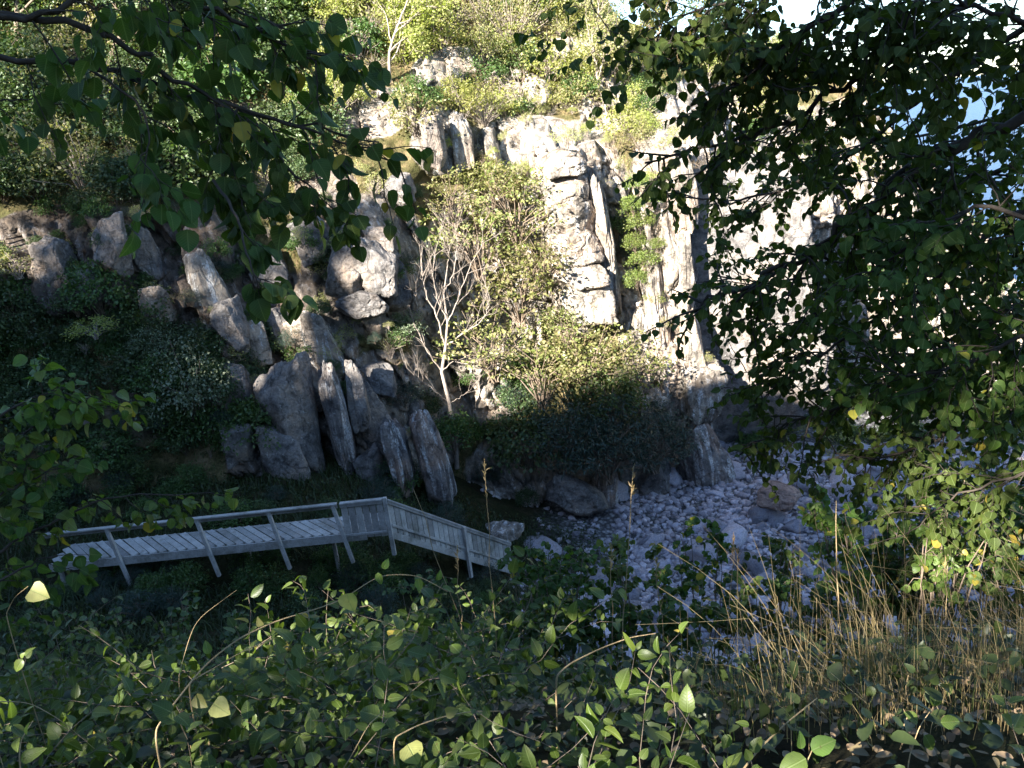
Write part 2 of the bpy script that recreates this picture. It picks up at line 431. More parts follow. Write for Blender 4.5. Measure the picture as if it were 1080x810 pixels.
# ------------------------------------------------------------------ the cliff across the gully
CP = [(-120, 520, 25), (-120, 300, 28), (-120, 100, 34), (-120, -150, 43),
  (0, 540, 24.5), (0, 440, 26), (0, 350, 27.5), (0, 235, 28.8), (0, 130, 32), (0, 0, 37), (0, -150, 42),
  (120, 530, 24.8), (120, 440, 26.2), (120, 340, 27.6), (120, 230, 28.8), (120, 130, 32), (120, 0, 36.5), (120, -150, 41),
  (220, 520, 25), (220, 420, 26.5), (220, 330, 28), (220, 230, 29.8), (220, 120, 33), (220, 0, 36.5), (220, -150, 41),
  (300, 530, 26.0), (300, 440, 27.3), (300, 380, 28.1), (300, 330, 29), (300, 230, 30.6), (300, 120, 34), (300, 0, 37), (300, -150, 42),
  (390, 545, 26.6), (390, 440, 28.0), (390, 350, 28.8), (390, 290, 29.0), (390, 235, 29.8), (390, 180, 32), (390, 100, 34), (390, 0, 37.3), (390, -150, 42),
  (460, 555, 28.2), (460, 430, 30.4), (460, 350, 31.2), (460, 250, 32.4), (460, 180, 33), (460, 125, 33.6), (460, 95, 35), (460, 0, 38), (460, -150, 43),
  (525, 560, 29), (525, 450, 31.6), (525, 300, 33), (525, 180, 34), (525, 120, 35.6), (525, 0, 38.6), (525, -150, 43),
  (600, 570, 30), (600, 450, 31.8), (600, 330, 32.6), (600, 170, 33.6), (600, 130, 35), (600, 0, 39), (600, -100, 42),
  (650, 555, 30.6), (650, 440, 32), (650, 250, 34.2), (650, 130, 35.5), (650, 60, 38), 
  (715, 540, 30.8), (715, 440, 31.2), (715, 250, 32.6), (715, 150, 33.2), (715, 110, 36), (715, 50, 41),
  (790, 520, 34.5), (790, 400, 35.5), (790, 250, 36.6), (790, 140, 38), (790, 90, 42),
  (870, 500, 34.6), (870, 400, 36), (870, 250, 37.5), (870, 140, 39), (870, 100, 42),
  (960, 490, 35.5), (960, 400, 36.5), (960, 300, 37.5), (960, 160, 39.5),
  (1060, 480, 37), (1060, 400, 38), (1060, 300, 40), (1200, 480, 39), (1200, 380, 41)]
CW = np.array([P(*c) for c in CP])
cyf = tps(CW[:, [0, 2]]*np.array([1, 1.0]), CW[:, 1], .2)
crest_pts = np.array([P(*c) for c in [(-120, -170, 43.5), (120, -170, 41.5), (390, -160, 42.3), (590, -110, 42.3), (650, 22, 40), (690, 46, 42), (735, 34, 42), (800, 34, 43), (870, 62, 43), (930, 120, 41), (990, 180, 40.5), (1045, 262, 40), (1110, 340, 39.5), (1200, 430, 40)]])
CRX, CRZ = crest_pts[:, 0], crest_pts[:, 2]
# rocky zones as ellipses in the picture: px, py, rx, ry, tilt, strength
ROCKY = [(90, 275, 130, 60, 0, 1), (205, 290, 55, 85, 25, 1), (300, 360, 80, 70, 35, 1), (385, 280, 70, 75, 10, 1), (310, 450, 70, 80, 15, .9), (410, 450, 80, 80, 15, .9), (500, 330, 70, 130, 0, .9), (400, 120, 40, 26, -20, .75), (545, 95, 40, 22, 10, .7), (470, 70, 40, 20, -15, .6), (600, 60, 34, 22, 0, .7), (345, 195, 34, 26, 0, .7), (250, 130, 40, 24, 0, .6), (560, 150, 60, 30, 0, .8), (640, 110, 30, 30, 0, .8),
  (468, 150, 36, 40, 0, .55), (610, 240, 60, 110, 0, 1), (720, 300, 70, 190, 0, 1.1), (600, 500, 110, 60, 0, .9), (700, 480, 90, 90, 0, 1), (880, 250, 140, 140, 0, 1), (850, 400, 140, 110, 0, 1), (1000, 370, 120, 130, 0, 1), (540, 150, 60, 40, 0, .35), (740, 130, 50, 50, 0, .8), (150, 430, 100, 50, 0, .3)]
def rocky(px, py):
    r = np.zeros(np.shape(px))
    for (cx, cy, rx, ry, t, s) in ROCKY:
        t = R(t); dx, dy = px-cx, py-cy
        q = ((dx*math.cos(t)+dy*math.sin(t))/rx)**2+((-dx*math.sin(t)+dy*math.cos(t))/ry)**2
        r = np.maximum(r, s*(1-smooth(.55, 1.35, q)))
    return r
xs = np.arange(-27, 33, .075); vs_ = np.linspace(0, 1, 350)
nback = 14
zc = np.interp(xs, CRX, CRZ)+.5*fbm(xs*.4, 0, 0, 3, 31)+.25*vnoise(xs*1.7, 0, 0, 8)
zb = -1.2
XX = np.broadcast_to(xs[None], (len(vs_), len(xs))).copy()
ZZ = zb+(zc-zb)[None]*vs_[:, None]
YB = cyf(XX, ZZ)
PXc, PYc = proj(np.stack([XX, YB, ZZ], -1))
RM = np.clip(rocky(PXc, PYc)+.12*fbm(XX*.5, ZZ*.5, 0, 3, 77), 0, 1.1)
# jointed rock: tall leaning cells, then smaller blocks; every cell has its own depth and tilt
lean = np.where(XX < 0, .38, .05)
wx = XX+lean*ZZ*1.0+.18*fbm(XX*.7, ZZ*.7, 2, 2, 3); wz = ZZ+.18*fbm(XX*.7, ZZ*.7, 5, 2, 4)
disp = np.zeros_like(YB)
for (sx, sz, amp, tilt, cr, seed) in ((1.6, 4.2, 1.3, .9, .35, 11), (.75, 1.7, .75, .9, .25, 23), (.36, .75, .34, .65, .12, 41), (.17, .3, .1, .4, .04, 47)):
    d1, d2, du, dv, c1, c2, c3 = worley(wx/sx, wz/sz, seed)
    disp += amp*(c1-.5)+tilt*((c2-.5)*du*sx+(c3-.5)*dv*min(sz, 1.6))
    disp += cr*np.exp(-(d2-d1)/.04)
disp += .05*fbm(XX*3, ZZ*3, 1, 4, 51)
soft = .5*fbm(XX*.35, ZZ*.35, 0, 4, 61)+.15*fbm(XX*1.5, ZZ*1.5, 0, 3, 62)
YY = YB+RM*disp+(1-np.clip(RM, 0, 1))*soft
body = np.stack([XX, YY, ZZ], -1)
back = np.stack([np.stack([xs, YY[-1]+1.2*(k+1)+.02*k*k*4, zc-.05*(k+1)**1.3+.15*vnoise(xs, k*.7, 0, 5)], -1) for k in range(nback)], 0)
CV = np.concatenate([body, back], 0)
cm = grid_mesh('cliff', CV, CV.shape[0], CV.shape[1], False)
rk = cm.attributes.new('rocky', 'FLOAT', 'POINT')
tn = cm.attributes.new('tone', 'FLOAT', 'POINT')
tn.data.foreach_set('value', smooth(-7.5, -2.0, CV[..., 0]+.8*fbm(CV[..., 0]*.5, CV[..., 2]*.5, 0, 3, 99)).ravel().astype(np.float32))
rk.data.foreach_set('value', np.concatenate([RM, np.zeros((nback, len(xs)))], 0).ravel().astype(np.float32))
def cliff_mat():
    """bare jointed rock where the cliff is rocky, soil and dry turf on the slopes between"""
    m = M_ROCK.copy(); m.name = 'cliff_rock_and_turf'
    nt = m.node_tree; nd = lambda t, **k: _node(nt, t, **k)
    out = [n for n in nt.nodes if n.type == 'OUTPUT_MATERIAL'][0]
    rockb = out.inputs[0].links[0].from_socket
    at = nd('Attribute', attribute_name='rocky')
    tc = nd('TexCoord')
    a = nd('TexNoise', ins={'Vector': tc.outputs['Object'], 'Scale': 1.3, 'Detail': 8.0, 'Roughness': .7})
    b_ = nd('TexNoise', ins={'Vector': tc.outputs['Object'], 'Scale': 9.0, 'Detail': 8.0, 'Roughness': .7})
    col = ramp(nd, a.outputs[0], [(.3, (.05, .06, .022)), (.48, (.11, .10, .045)), (.6, (.20, .155, .085)), (.75, (.24, .2, .13))])
    col = mixc(nd, .8, col, ramp(nd, b_.outputs[0], [(.3, (.4, .4, .4)), (.7, (1.5, 1.45, 1.3))]), 'MULTIPLY')
    bp = nd('Bump', ins={'Strength': 1.0, 'Distance': .15, 'Height': b_.outputs[0]})
    s = nd('BsdfPrincipled', ins={'Base Color': col, 'Roughness': .95, 'Specular IOR Level': .1, 'Normal': bp.outputs[0]})
    f = nd('Math', operation='MULTIPLY_ADD', ins={0: a.outputs[0], 1: .5, 2: at.outputs['Fac']}).outputs[0]
    f = ramp(nd, f, [(.52, (0, 0, 0)), (.66, (1, 1, 1))])
    mx = nd('MixShader', ins={0: f, 1: s.outputs[0], 2: rockb})
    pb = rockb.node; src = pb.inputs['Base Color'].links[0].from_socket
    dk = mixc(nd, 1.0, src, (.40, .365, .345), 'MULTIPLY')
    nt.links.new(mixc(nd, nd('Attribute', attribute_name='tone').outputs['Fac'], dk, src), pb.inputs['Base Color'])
    nt.links.new(mx.outputs[0], out.inputs[0])
    return m
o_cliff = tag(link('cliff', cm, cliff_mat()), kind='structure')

def bvh_of(V, n, m):
    i = np.arange(n*m).reshape(n, m)
    q = np.stack([i[:-1, :-1], i[:-1, 1:], i[1:, 1:], i[1:, :-1]], -1).reshape(-1, 4)
    return BVHTree.FromPolygons(V.reshape(-1, 3).tolist(), q.tolist())
sub = CV[::2, ::2]
BV_C = bvh_of(sub, sub.shape[0], sub.shape[1])
GV = np.stack([GX, GY, GZ], -1)
BV_G = bvh_of(GV, len(gy), len(gx))
def hit(px, py):
    d = Vector(ray(px, py)).normalized(); o = Vector(CAM)
    best = None
    for b in (BV_C, BV_G):
        h = b.ray_cast(o, d)
        if h[0] is not None and (best is None or h[3] < best[3]): best = h
    return best
# ------------------------------------------------------------------ rocks
_ico = {}
def ico(sub):
    if sub not in _ico:
        bm = bmesh.new(); bmesh.ops.create_icosphere(bm, subdivisions=sub, radius=1)
        V = np.array([v.co for v in bm.verts]); Fc = np.array([[v.index for v in f.verts] for f in bm.faces])
        bm.free(); _ico[sub] = (V, Fc)
    return _ico[sub]

def rock_verts(seed, sub=5, planes=16, sharp=26, rough=.05, flute=0.0, boxy=0.0):
    V, Fc = ico(sub)
    r_ = np.random.default_rng(seed)
    n = r_.normal(size=(planes, 3)); n /= np.linalg.norm(n, axis=1)[:, None]
    h = r_.uniform(.62, 1.0, planes)
    if True:
        ax = np.array([(1, 0, 0), (-1, 0, 0), (0, 1, 0), (0, -1, 0), (0, 0, 1), (0, 0, -1)], float)+r_.normal(size=(6, 3))*.12
        ax /= np.linalg.norm(ax, axis=1)[:, None]
        n = np.concatenate([ax, n]); h = np.concatenate([np.full(6, .8 if boxy else 1.1), h*(.98 if boxy else 1.0)])
    q = np.clip(V @ n.T, 0, None)/h[None]
    r = (q**sharp).sum(1)**(-1/sharp)
    s = seed*3.7 % 91
    p = V*r[:, None]
    n1 = fbm(p[:, 0]*1.6+s, p[:, 1]*1.6, p[:, 2]*1.1, 3, seed % 1000+9, .5)
    r = r*(1-.07*np.exp(-(n1/.05)**2))          # open cracks
    n2 = vnoise(p[:, 0]*3+s, p[:, 1]*3, p[:, 2]*3, seed % 1000+5)
    r = r*(1+.075*np.round(n2*2.6)/2.6)           # broken steps
    r = r*(1+rough*fbm(p[:, 0]*2+s, p[:, 1]*2, p[:, 2]*2, 5, seed % 1000, .55))
    if flute:
        th = np.arctan2(p[:, 1], p[:, 0])
        r = r*(1+flute*np.abs(vnoise(np.cos(th)*3+s, np.sin(th)*3, p[:, 2]*.6))-flute*.5)
    return V*r[:, None], Fc

def rock_mesh(name, V, Fc, mat):
    me = np_mesh(name, V, Fc.ravel(), np.arange(0, Fc.size, 3), len(V) < 3000)
    me.materials.append(mat)
    return me

def rock(name, px, py, wpx, hpx, lean, seed, mat, label, cat='rock', Y=None, off=.2, depth=.8, group=None, sub=6, yaw=0.0, **k):
    """a free-standing piece of rock, wpx wide and hpx tall as the photo shows it, leaning by degrees from upright; set into the slope behind it"""
    if Y is None:
        h = hit(px, py); Y = h[0].y-off
    c = P(px, py, Y)
    sc = np.linalg.norm(c-CAM)/F
    w_, h_ = wpx*sc/2*1.12, hpx*sc/2*1.12
    V, Fc = rock_verts(seed, sub, **k)
    V = V*np.array([w_, max(w_, h_*.4)*depth, h_])
    # lean is the lean seen in the photo; take off what the tilted camera adds there
    a_, b_ = proj(c), proj(c+np.array([0, 0, 1.])); seen = math.degrees(math.atan2(b_[0]-a_[0], a_[1]-b_[1]))
    M = Matrix.Rotation(R(lean-seen), 3, 'Y') @ Matrix.Rotation(yaw, 3, 'Z')
    V = V @ np.array(M).T
    o = link(name, rock_mesh(name, V, Fc, mat))
    o.location = c
    return tag(o, label, cat, group)

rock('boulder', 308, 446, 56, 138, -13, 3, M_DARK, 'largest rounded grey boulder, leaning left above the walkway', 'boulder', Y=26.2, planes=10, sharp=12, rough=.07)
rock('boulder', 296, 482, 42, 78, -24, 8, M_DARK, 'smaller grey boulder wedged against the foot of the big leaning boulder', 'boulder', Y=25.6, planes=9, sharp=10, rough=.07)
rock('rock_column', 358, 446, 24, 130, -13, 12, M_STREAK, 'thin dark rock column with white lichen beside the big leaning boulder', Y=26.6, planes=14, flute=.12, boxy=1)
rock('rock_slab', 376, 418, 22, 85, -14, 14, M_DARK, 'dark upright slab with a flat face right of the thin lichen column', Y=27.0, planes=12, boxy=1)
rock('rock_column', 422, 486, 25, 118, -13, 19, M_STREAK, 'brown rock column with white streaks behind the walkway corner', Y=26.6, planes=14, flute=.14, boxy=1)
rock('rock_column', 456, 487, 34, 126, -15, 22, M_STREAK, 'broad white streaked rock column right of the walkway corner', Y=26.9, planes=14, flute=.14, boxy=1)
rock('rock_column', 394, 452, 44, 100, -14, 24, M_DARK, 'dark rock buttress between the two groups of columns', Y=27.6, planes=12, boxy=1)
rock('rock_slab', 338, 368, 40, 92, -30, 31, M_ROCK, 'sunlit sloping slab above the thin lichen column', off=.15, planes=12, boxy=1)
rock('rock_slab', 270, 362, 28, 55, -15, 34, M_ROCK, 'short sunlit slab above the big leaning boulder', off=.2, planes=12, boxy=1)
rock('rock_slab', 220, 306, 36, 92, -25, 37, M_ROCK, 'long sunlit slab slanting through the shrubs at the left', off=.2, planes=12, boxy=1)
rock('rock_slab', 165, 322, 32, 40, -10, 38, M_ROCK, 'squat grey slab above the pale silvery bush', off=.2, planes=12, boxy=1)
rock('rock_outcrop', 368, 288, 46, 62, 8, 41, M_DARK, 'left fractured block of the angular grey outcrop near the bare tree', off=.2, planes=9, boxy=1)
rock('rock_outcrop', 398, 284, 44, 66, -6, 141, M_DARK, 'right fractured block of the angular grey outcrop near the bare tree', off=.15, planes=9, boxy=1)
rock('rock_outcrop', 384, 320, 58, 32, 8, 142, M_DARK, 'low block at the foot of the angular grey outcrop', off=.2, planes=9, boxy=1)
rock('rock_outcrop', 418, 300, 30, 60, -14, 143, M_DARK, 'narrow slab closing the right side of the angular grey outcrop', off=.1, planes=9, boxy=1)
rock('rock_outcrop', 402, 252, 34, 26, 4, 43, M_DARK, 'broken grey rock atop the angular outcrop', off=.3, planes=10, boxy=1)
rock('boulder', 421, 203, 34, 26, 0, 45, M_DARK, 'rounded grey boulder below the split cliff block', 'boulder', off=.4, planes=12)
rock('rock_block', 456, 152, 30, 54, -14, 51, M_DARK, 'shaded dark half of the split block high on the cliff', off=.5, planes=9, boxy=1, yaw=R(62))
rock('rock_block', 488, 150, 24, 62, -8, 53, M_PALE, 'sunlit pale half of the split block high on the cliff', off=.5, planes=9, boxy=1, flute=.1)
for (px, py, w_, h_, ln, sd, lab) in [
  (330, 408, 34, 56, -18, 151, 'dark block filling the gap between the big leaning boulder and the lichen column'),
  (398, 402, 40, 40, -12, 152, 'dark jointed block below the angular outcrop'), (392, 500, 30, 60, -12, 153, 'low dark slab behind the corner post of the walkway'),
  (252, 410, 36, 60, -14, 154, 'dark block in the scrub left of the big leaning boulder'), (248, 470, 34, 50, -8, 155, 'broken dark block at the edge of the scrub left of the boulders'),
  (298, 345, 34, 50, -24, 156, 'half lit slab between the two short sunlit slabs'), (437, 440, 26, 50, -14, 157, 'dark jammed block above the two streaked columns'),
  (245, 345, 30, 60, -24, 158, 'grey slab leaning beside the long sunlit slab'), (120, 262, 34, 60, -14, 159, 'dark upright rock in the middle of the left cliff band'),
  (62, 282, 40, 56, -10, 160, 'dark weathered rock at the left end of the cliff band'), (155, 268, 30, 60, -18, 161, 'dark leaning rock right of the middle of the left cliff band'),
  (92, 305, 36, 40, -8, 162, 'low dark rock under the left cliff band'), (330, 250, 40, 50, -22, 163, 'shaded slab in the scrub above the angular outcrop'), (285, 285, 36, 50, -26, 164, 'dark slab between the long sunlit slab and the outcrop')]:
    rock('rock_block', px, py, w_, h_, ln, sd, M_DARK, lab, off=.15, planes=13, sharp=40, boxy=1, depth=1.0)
# the pillar: one stack of rounded blocks, still joined
pr = empty('rock_pillar', P(606, 330, 32.0), 'tall sunlit pillar of stacked rounded blocks in the middle of the cliff', 'rock')
def pillar_block(px, py, wp, hp, sd, Y=32.0, lean=0, mat=M_PALE):
    c = P(px, py, Y); sc = np.linalg.norm(c-CAM)/F
    V, Fc = rock_verts(sd, 6, planes=9, sharp=10, rough=.08, boxy=1)
    V = V*np.array([wp*sc*.62, wp*sc*.62, hp*sc*.68])
    V = V @ np.array(Matrix.Rotation(R(lean), 3, 'Y')).T
    o = link('block', rock_mesh('block', V+c-np.array(pr.location), Fc, mat), parent=pr)
for i, (a, b, c_, d_) in enumerate(((594, 172, 46, 30), (598, 200, 52, 34), (604, 230, 50, 34), (606, 260, 54, 34), (610, 288, 54, 32), (612, 318, 56, 40))):
    pillar_block(a, b, c_, d_, 60+i, 32.0-.03*i)
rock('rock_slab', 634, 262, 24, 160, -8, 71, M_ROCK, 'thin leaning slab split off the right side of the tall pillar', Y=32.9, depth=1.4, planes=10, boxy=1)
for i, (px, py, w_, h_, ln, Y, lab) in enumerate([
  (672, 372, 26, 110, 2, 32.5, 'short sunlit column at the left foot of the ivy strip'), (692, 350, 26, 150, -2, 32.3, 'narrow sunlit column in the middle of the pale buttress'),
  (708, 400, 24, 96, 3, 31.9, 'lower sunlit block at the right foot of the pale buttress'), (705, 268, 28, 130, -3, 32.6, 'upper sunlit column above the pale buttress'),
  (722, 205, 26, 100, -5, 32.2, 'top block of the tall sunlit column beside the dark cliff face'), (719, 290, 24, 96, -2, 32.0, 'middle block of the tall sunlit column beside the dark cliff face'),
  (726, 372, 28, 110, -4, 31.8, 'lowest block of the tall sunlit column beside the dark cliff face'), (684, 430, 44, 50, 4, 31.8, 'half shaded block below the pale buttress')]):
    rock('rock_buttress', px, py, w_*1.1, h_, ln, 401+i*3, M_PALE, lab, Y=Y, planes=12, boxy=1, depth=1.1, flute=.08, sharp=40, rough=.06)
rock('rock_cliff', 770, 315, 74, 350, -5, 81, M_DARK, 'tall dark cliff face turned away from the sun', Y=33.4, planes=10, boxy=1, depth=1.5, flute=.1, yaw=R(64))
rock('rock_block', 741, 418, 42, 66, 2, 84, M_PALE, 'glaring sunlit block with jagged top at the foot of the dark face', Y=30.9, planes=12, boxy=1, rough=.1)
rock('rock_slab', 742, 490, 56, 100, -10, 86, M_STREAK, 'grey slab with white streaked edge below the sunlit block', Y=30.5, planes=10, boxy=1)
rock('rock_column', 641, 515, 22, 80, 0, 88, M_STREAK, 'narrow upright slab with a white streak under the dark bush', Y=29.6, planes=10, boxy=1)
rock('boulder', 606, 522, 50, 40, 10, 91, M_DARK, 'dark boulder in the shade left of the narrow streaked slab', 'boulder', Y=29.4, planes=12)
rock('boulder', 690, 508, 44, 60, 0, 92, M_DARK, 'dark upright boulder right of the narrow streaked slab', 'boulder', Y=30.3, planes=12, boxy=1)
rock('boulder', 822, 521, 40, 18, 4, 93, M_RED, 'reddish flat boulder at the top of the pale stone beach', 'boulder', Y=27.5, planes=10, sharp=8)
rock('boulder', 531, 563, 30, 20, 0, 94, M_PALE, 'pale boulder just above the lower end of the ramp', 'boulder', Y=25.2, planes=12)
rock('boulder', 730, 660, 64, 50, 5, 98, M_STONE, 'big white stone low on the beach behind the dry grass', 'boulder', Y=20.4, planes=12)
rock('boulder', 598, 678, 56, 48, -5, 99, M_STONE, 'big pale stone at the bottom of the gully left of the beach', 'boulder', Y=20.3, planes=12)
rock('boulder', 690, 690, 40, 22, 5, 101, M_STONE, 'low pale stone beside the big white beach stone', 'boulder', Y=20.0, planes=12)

# beach stones: the larger ones are things, the rest one mass
stone_me = [rock_mesh('beach_stone', *rock_verts(200+i, 3, planes=9, sharp=30, rough=.05), M_STONE) for i in range(14)]
def beach_spot():
    while True:
        x, y = random.uniform(-1, 22), random.uniform(17.5, 34.5)
        px, py = proj(np.array([x, y, float(ground(x, y))]))
        lo = 560+max(0, (py-560))*.05
        if lo+40*math.sin(py*.06) < px < 1100 and 470 < py < 730 and not (px < 640 and py < 640 and random.random() < .75):
            return x, y, px, py
n_stone = 0
while n_stone < 290:
    x, y, px, py = beach_spot()
    s = .11+.46*random.random()**2.0
    o = link('beach_stone', random.choice(stone_me))
    o.scale = (s*random.uniform(.9, 1.5), s*random.uniform(.8, 1.2), s*random.uniform(.55, .9))
    o.rotation_euler = (random.uniform(-.3, .3), random.uniform(-.3, .3), random.uniform(0, 6.3))
    o.location = (x, y, float(ground(x, y))+o.scale.z*.3)
    tag(o, 'pale rounded stone lying among the others on the shaded beach', 'stone', 'pale stones of the shaded beach')
    n_stone += 1
Vs, Fs = rock_verts(333, 2, planes=9, sharp=10)
NS = 17000
X = rng.uniform(-2, 24, NS*2); Y = rng.uniform(17.5, 35, NS*2); Z = ground(X, Y)
PX, PY = proj(np.stack([X, Y, Z], -1))
keep = (PX > 565+30*np.sin(PY*.06)+rng.normal(0, 25, NS*2)) & (PY > 470) & (PY < 735) & ~((PX < 650) & (PY < 640) & (rng.random(NS*2) < .8))
X, Y, Z = X[keep][:NS], Y[keep][:NS], Z[keep][:NS]
S = .045+.11*rng.random(len(X))**2
th = rng.uniform(0, 2*PI, len(X)); c, s = np.cos(th), np.sin(th)
sx, sy, sz = S*rng.uniform(.8, 1.5, len(X)), S, S*rng.uniform(.5, .9, len(X))
vx, vy, vz = Vs[None, :, 0]*sx[:, None], Vs[None, :, 1]*sy[:, None], Vs[None, :, 2]*sz[:, None]
VV = np.stack([vx*c[:, None]-vy*s[:, None]+X[:, None], vx*s[:, None]+vy*c[:, None]+Y[:, None], vz+(Z+sz*.35)[:, None]], -1).reshape(-1, 3)
FF = (Fs[None]+(np.arange(len(X))*len(Vs))[:, None, None]).ravel()
tag(link('shingle', np_mesh('shingle', VV, FF, np.arange(0, len(FF), 3), True), M_STONE), kind='stuff')

# ------------------------------------------------------------------ the timber walkway
ZD = 5.15
A0, A1 = on_z(52, 594, ZD), on_z(412, 557, ZD)
A0, A1 = Vector(A0), Vector(A1)
dl = (A1-A0); LEN = dl.length; dl.normalize()
nb = Vector((-dl.y, dl.x, 0))                      # away from the viewer
WID = 1.05
corner = A1
wk = empty('wooden_walkway', A0, 'weathered grey timber walkway that turns a corner and slopes down to the beach', 'walkway')
wk_inv = Matrix.Translation(-A0)
def wbuild(b, name, mat=None):
    for v in b.bm.verts: v.co -= A0
    return b.build(name, mat or M_WOOD, wk)
SK = .95
b = Boxes()
skew = dl*-SK+nb*1.0                              # the boards lie askew to the run of the deck
PITCH_B = .27; n = int(LEN/PITCH_B)
for i in range(-1, n+6):
    s0 = i*PITCH_B
    a = s0; e = s0-SK*WID
    f0, f1 = 0.0, 1.0
    # clip the board to the deck outline
    if e < 0: f1 = max(0, a/(a-e)) if a > 0 else 0
    if a > LEN: f0 = (a-LEN)/(a-e)
    if f1-f0 < .08: continue
    p0 = A0+dl*(a+random.uniform(-.012, .012))+skew*WID*f0; p1 = A0+dl*(a+random.uniform(-.02, .02))+skew*WID*(f1+random.uniform(-.02, .025) if f1 == 1 else f1)
    p1 = p1+Vector((0, 0, random.uniform(-.012, .01)))
    j = random.uniform(-.006, .006)
    b.bar(p0+Vector((0, 0, -.02+j)), p1+Vector((0, 0, -.02+j)), .235/math.hypot(1, SK), .04, bev=.004)
wbuild(b, 'deck')
b = Boxes(); b.bar(A0+Vector((0, 0, -.13))-nb*.035, A0+dl*LEN*.93+Vector((0, 0, -.13))-nb*.035, .05, .24); wbuild(b, 'fascia')
b = Boxes(); b.bar(A0+nb*(WID+.03)+Vector((0, 0, -.12)), A1+nb*(WID+.03)+Vector((0, 0, -.12)), .05, .2); wbuild(b, 'fascia')
for f in (.25, .5, .75):
    pass
RH = .92
def top(p, h): return Vector(p)+Vector((0, 0, h))
post_px = [(125, 588), (219, 578), (294, 570), (361, 563)]
for (px, py) in post_px:
    p = Vector(on_z(px, py, ZD))
    s = (p-A0).dot(dl); p = A0+dl*s-nb*.10
    g = float(ground(p.x, p.y))
    ft = Vector((p.x, p.y, max(g-.1, ZD-.8)))+dl*.2-nb*.12; b = Boxes(); b.bar(ft, top(p, RH-.02)-dl*.1, .095, .095, up=nb); wbuild(b, 'post')
# legs under the far edge
for f in (.02, .28, .54, .8):
    p = A0+dl*LEN*f+nb*(WID-.1); g = float(ground(p.x, p.y))
    b = Boxes(); b.bar((p.x, p.y, g-.1), (p.x, p.y, ZD-.045), .1, .1, up=nb); wbuild(b, 'leg')
    if f < .1:
        p = A0+dl*LEN*f+nb*.08; g = float(ground(p.x, p.y))
        b = Boxes(); b.bar((p.x, p.y, g-.1), (p.x, p.y, ZD-.045), .1, .1, up=nb); wbuild(b, 'leg')
sL = (Vector(on_z(361, 563, ZD))-A0).dot(dl)
h0 = A0+dl*.15-nb*.1; h1 = A0+dl*(sL+.02)-nb*.1
b = Boxes(); b.bar(top(h0, RH), top(h1, RH), .14, .045); b.bar(top(h0, RH-.085)+nb*.03, top(h1, RH-.085)+nb*.03, .03, .1); wbuild(b, 'handrail')
# corner panel with upright boards
def panel(p0, p1, name, hb=.0, ht=RH, bw=.17, gap=.014, inward=None, rail_low=.16):
    p0, p1 = Vector(p0), Vector(p1)
    d = p1-p0; fl = Vector((d.x, d.y, 0)); L = fl.length
    nrm = Vector((-fl.y, fl.x, 0)).normalized()
    b = Boxes(); k = int(L/(bw+gap))
    for i in range(k):
        q = p0+d*((i+.5)/k)
        b.bar(top(q, hb-.05+random.uniform(-.012, .012)), top(q, ht-.03), bw, .025, up=nrm, bev=.003)
    wbuild(b, name)
    b = Boxes(); b.bar(top(p0, ht), top(p1, ht), .14, .045); b.bar(top(p0, ht-.07)-nrm*.035, top(p1, ht-.07)-nrm*.035, .035, .09); wbuild(b, 'handrail')
    b = Boxes(); b.bar(top(p0, rail_low)-nrm*.035, top(p1, rail_low)-nrm*.035, .035, .07); wbuild(b, 'lower_rail')
pc = corner-nb*.1
panel(A0+dl*(sL+.1)-nb*.1, pc-dl*.07, 'boarding', rail_low=-.02, hb=-.1)
b = Boxes(); g = float(ground(pc.x, pc.y)); b.bar((pc.x, pc.y, ZD-.75), top(pc, RH+.04), .11, .11, up=nb); wbuild(b, 'post')
# the ramp goes down to the right from the corner
re_ = Vector(P(541, 599, 24.0))
rd = re_-pc
rp0 = pc+rd*.012
panel(rp0, re_, 'boarding', rail_low=.17)
rf = Vector((rd.x, rd.y, 0)).normalized(); rn = Vector((-rf.y, rf.x, 0))
b = Boxes()
k = int(rd.length/.16)
for i in range(k):
    q = rp0+rd*((i+.5)/k); b.bar(top(q, -.02)+rn*.04, top(q, -.02)+rn*1.05, .135, .04, up=(0, 0, 1), bev=.004)
wbuild(b, 'ramp_deck')
b = Boxes(); b.bar(top(rp0, -.14), top(re_, -.14), .05, .18); wbuild(b, 'fascia')
for f in (.56,):
    q = rp0+rd*f-rn*.07
    b = Boxes(); b.bar(top(q, -.8), top(q, RH+.0), .1, .1, up=rn); wbuild(b, 'post')
print('deck', A0, A1, LEN, 'ramp end', re_, 'ground', float(ground(re_.x, re_.y)), 'under deck', [float(ground((A0+dl*s).x, (A0+dl*s).y)) for s in (0, 2, 4, 6, 8)])
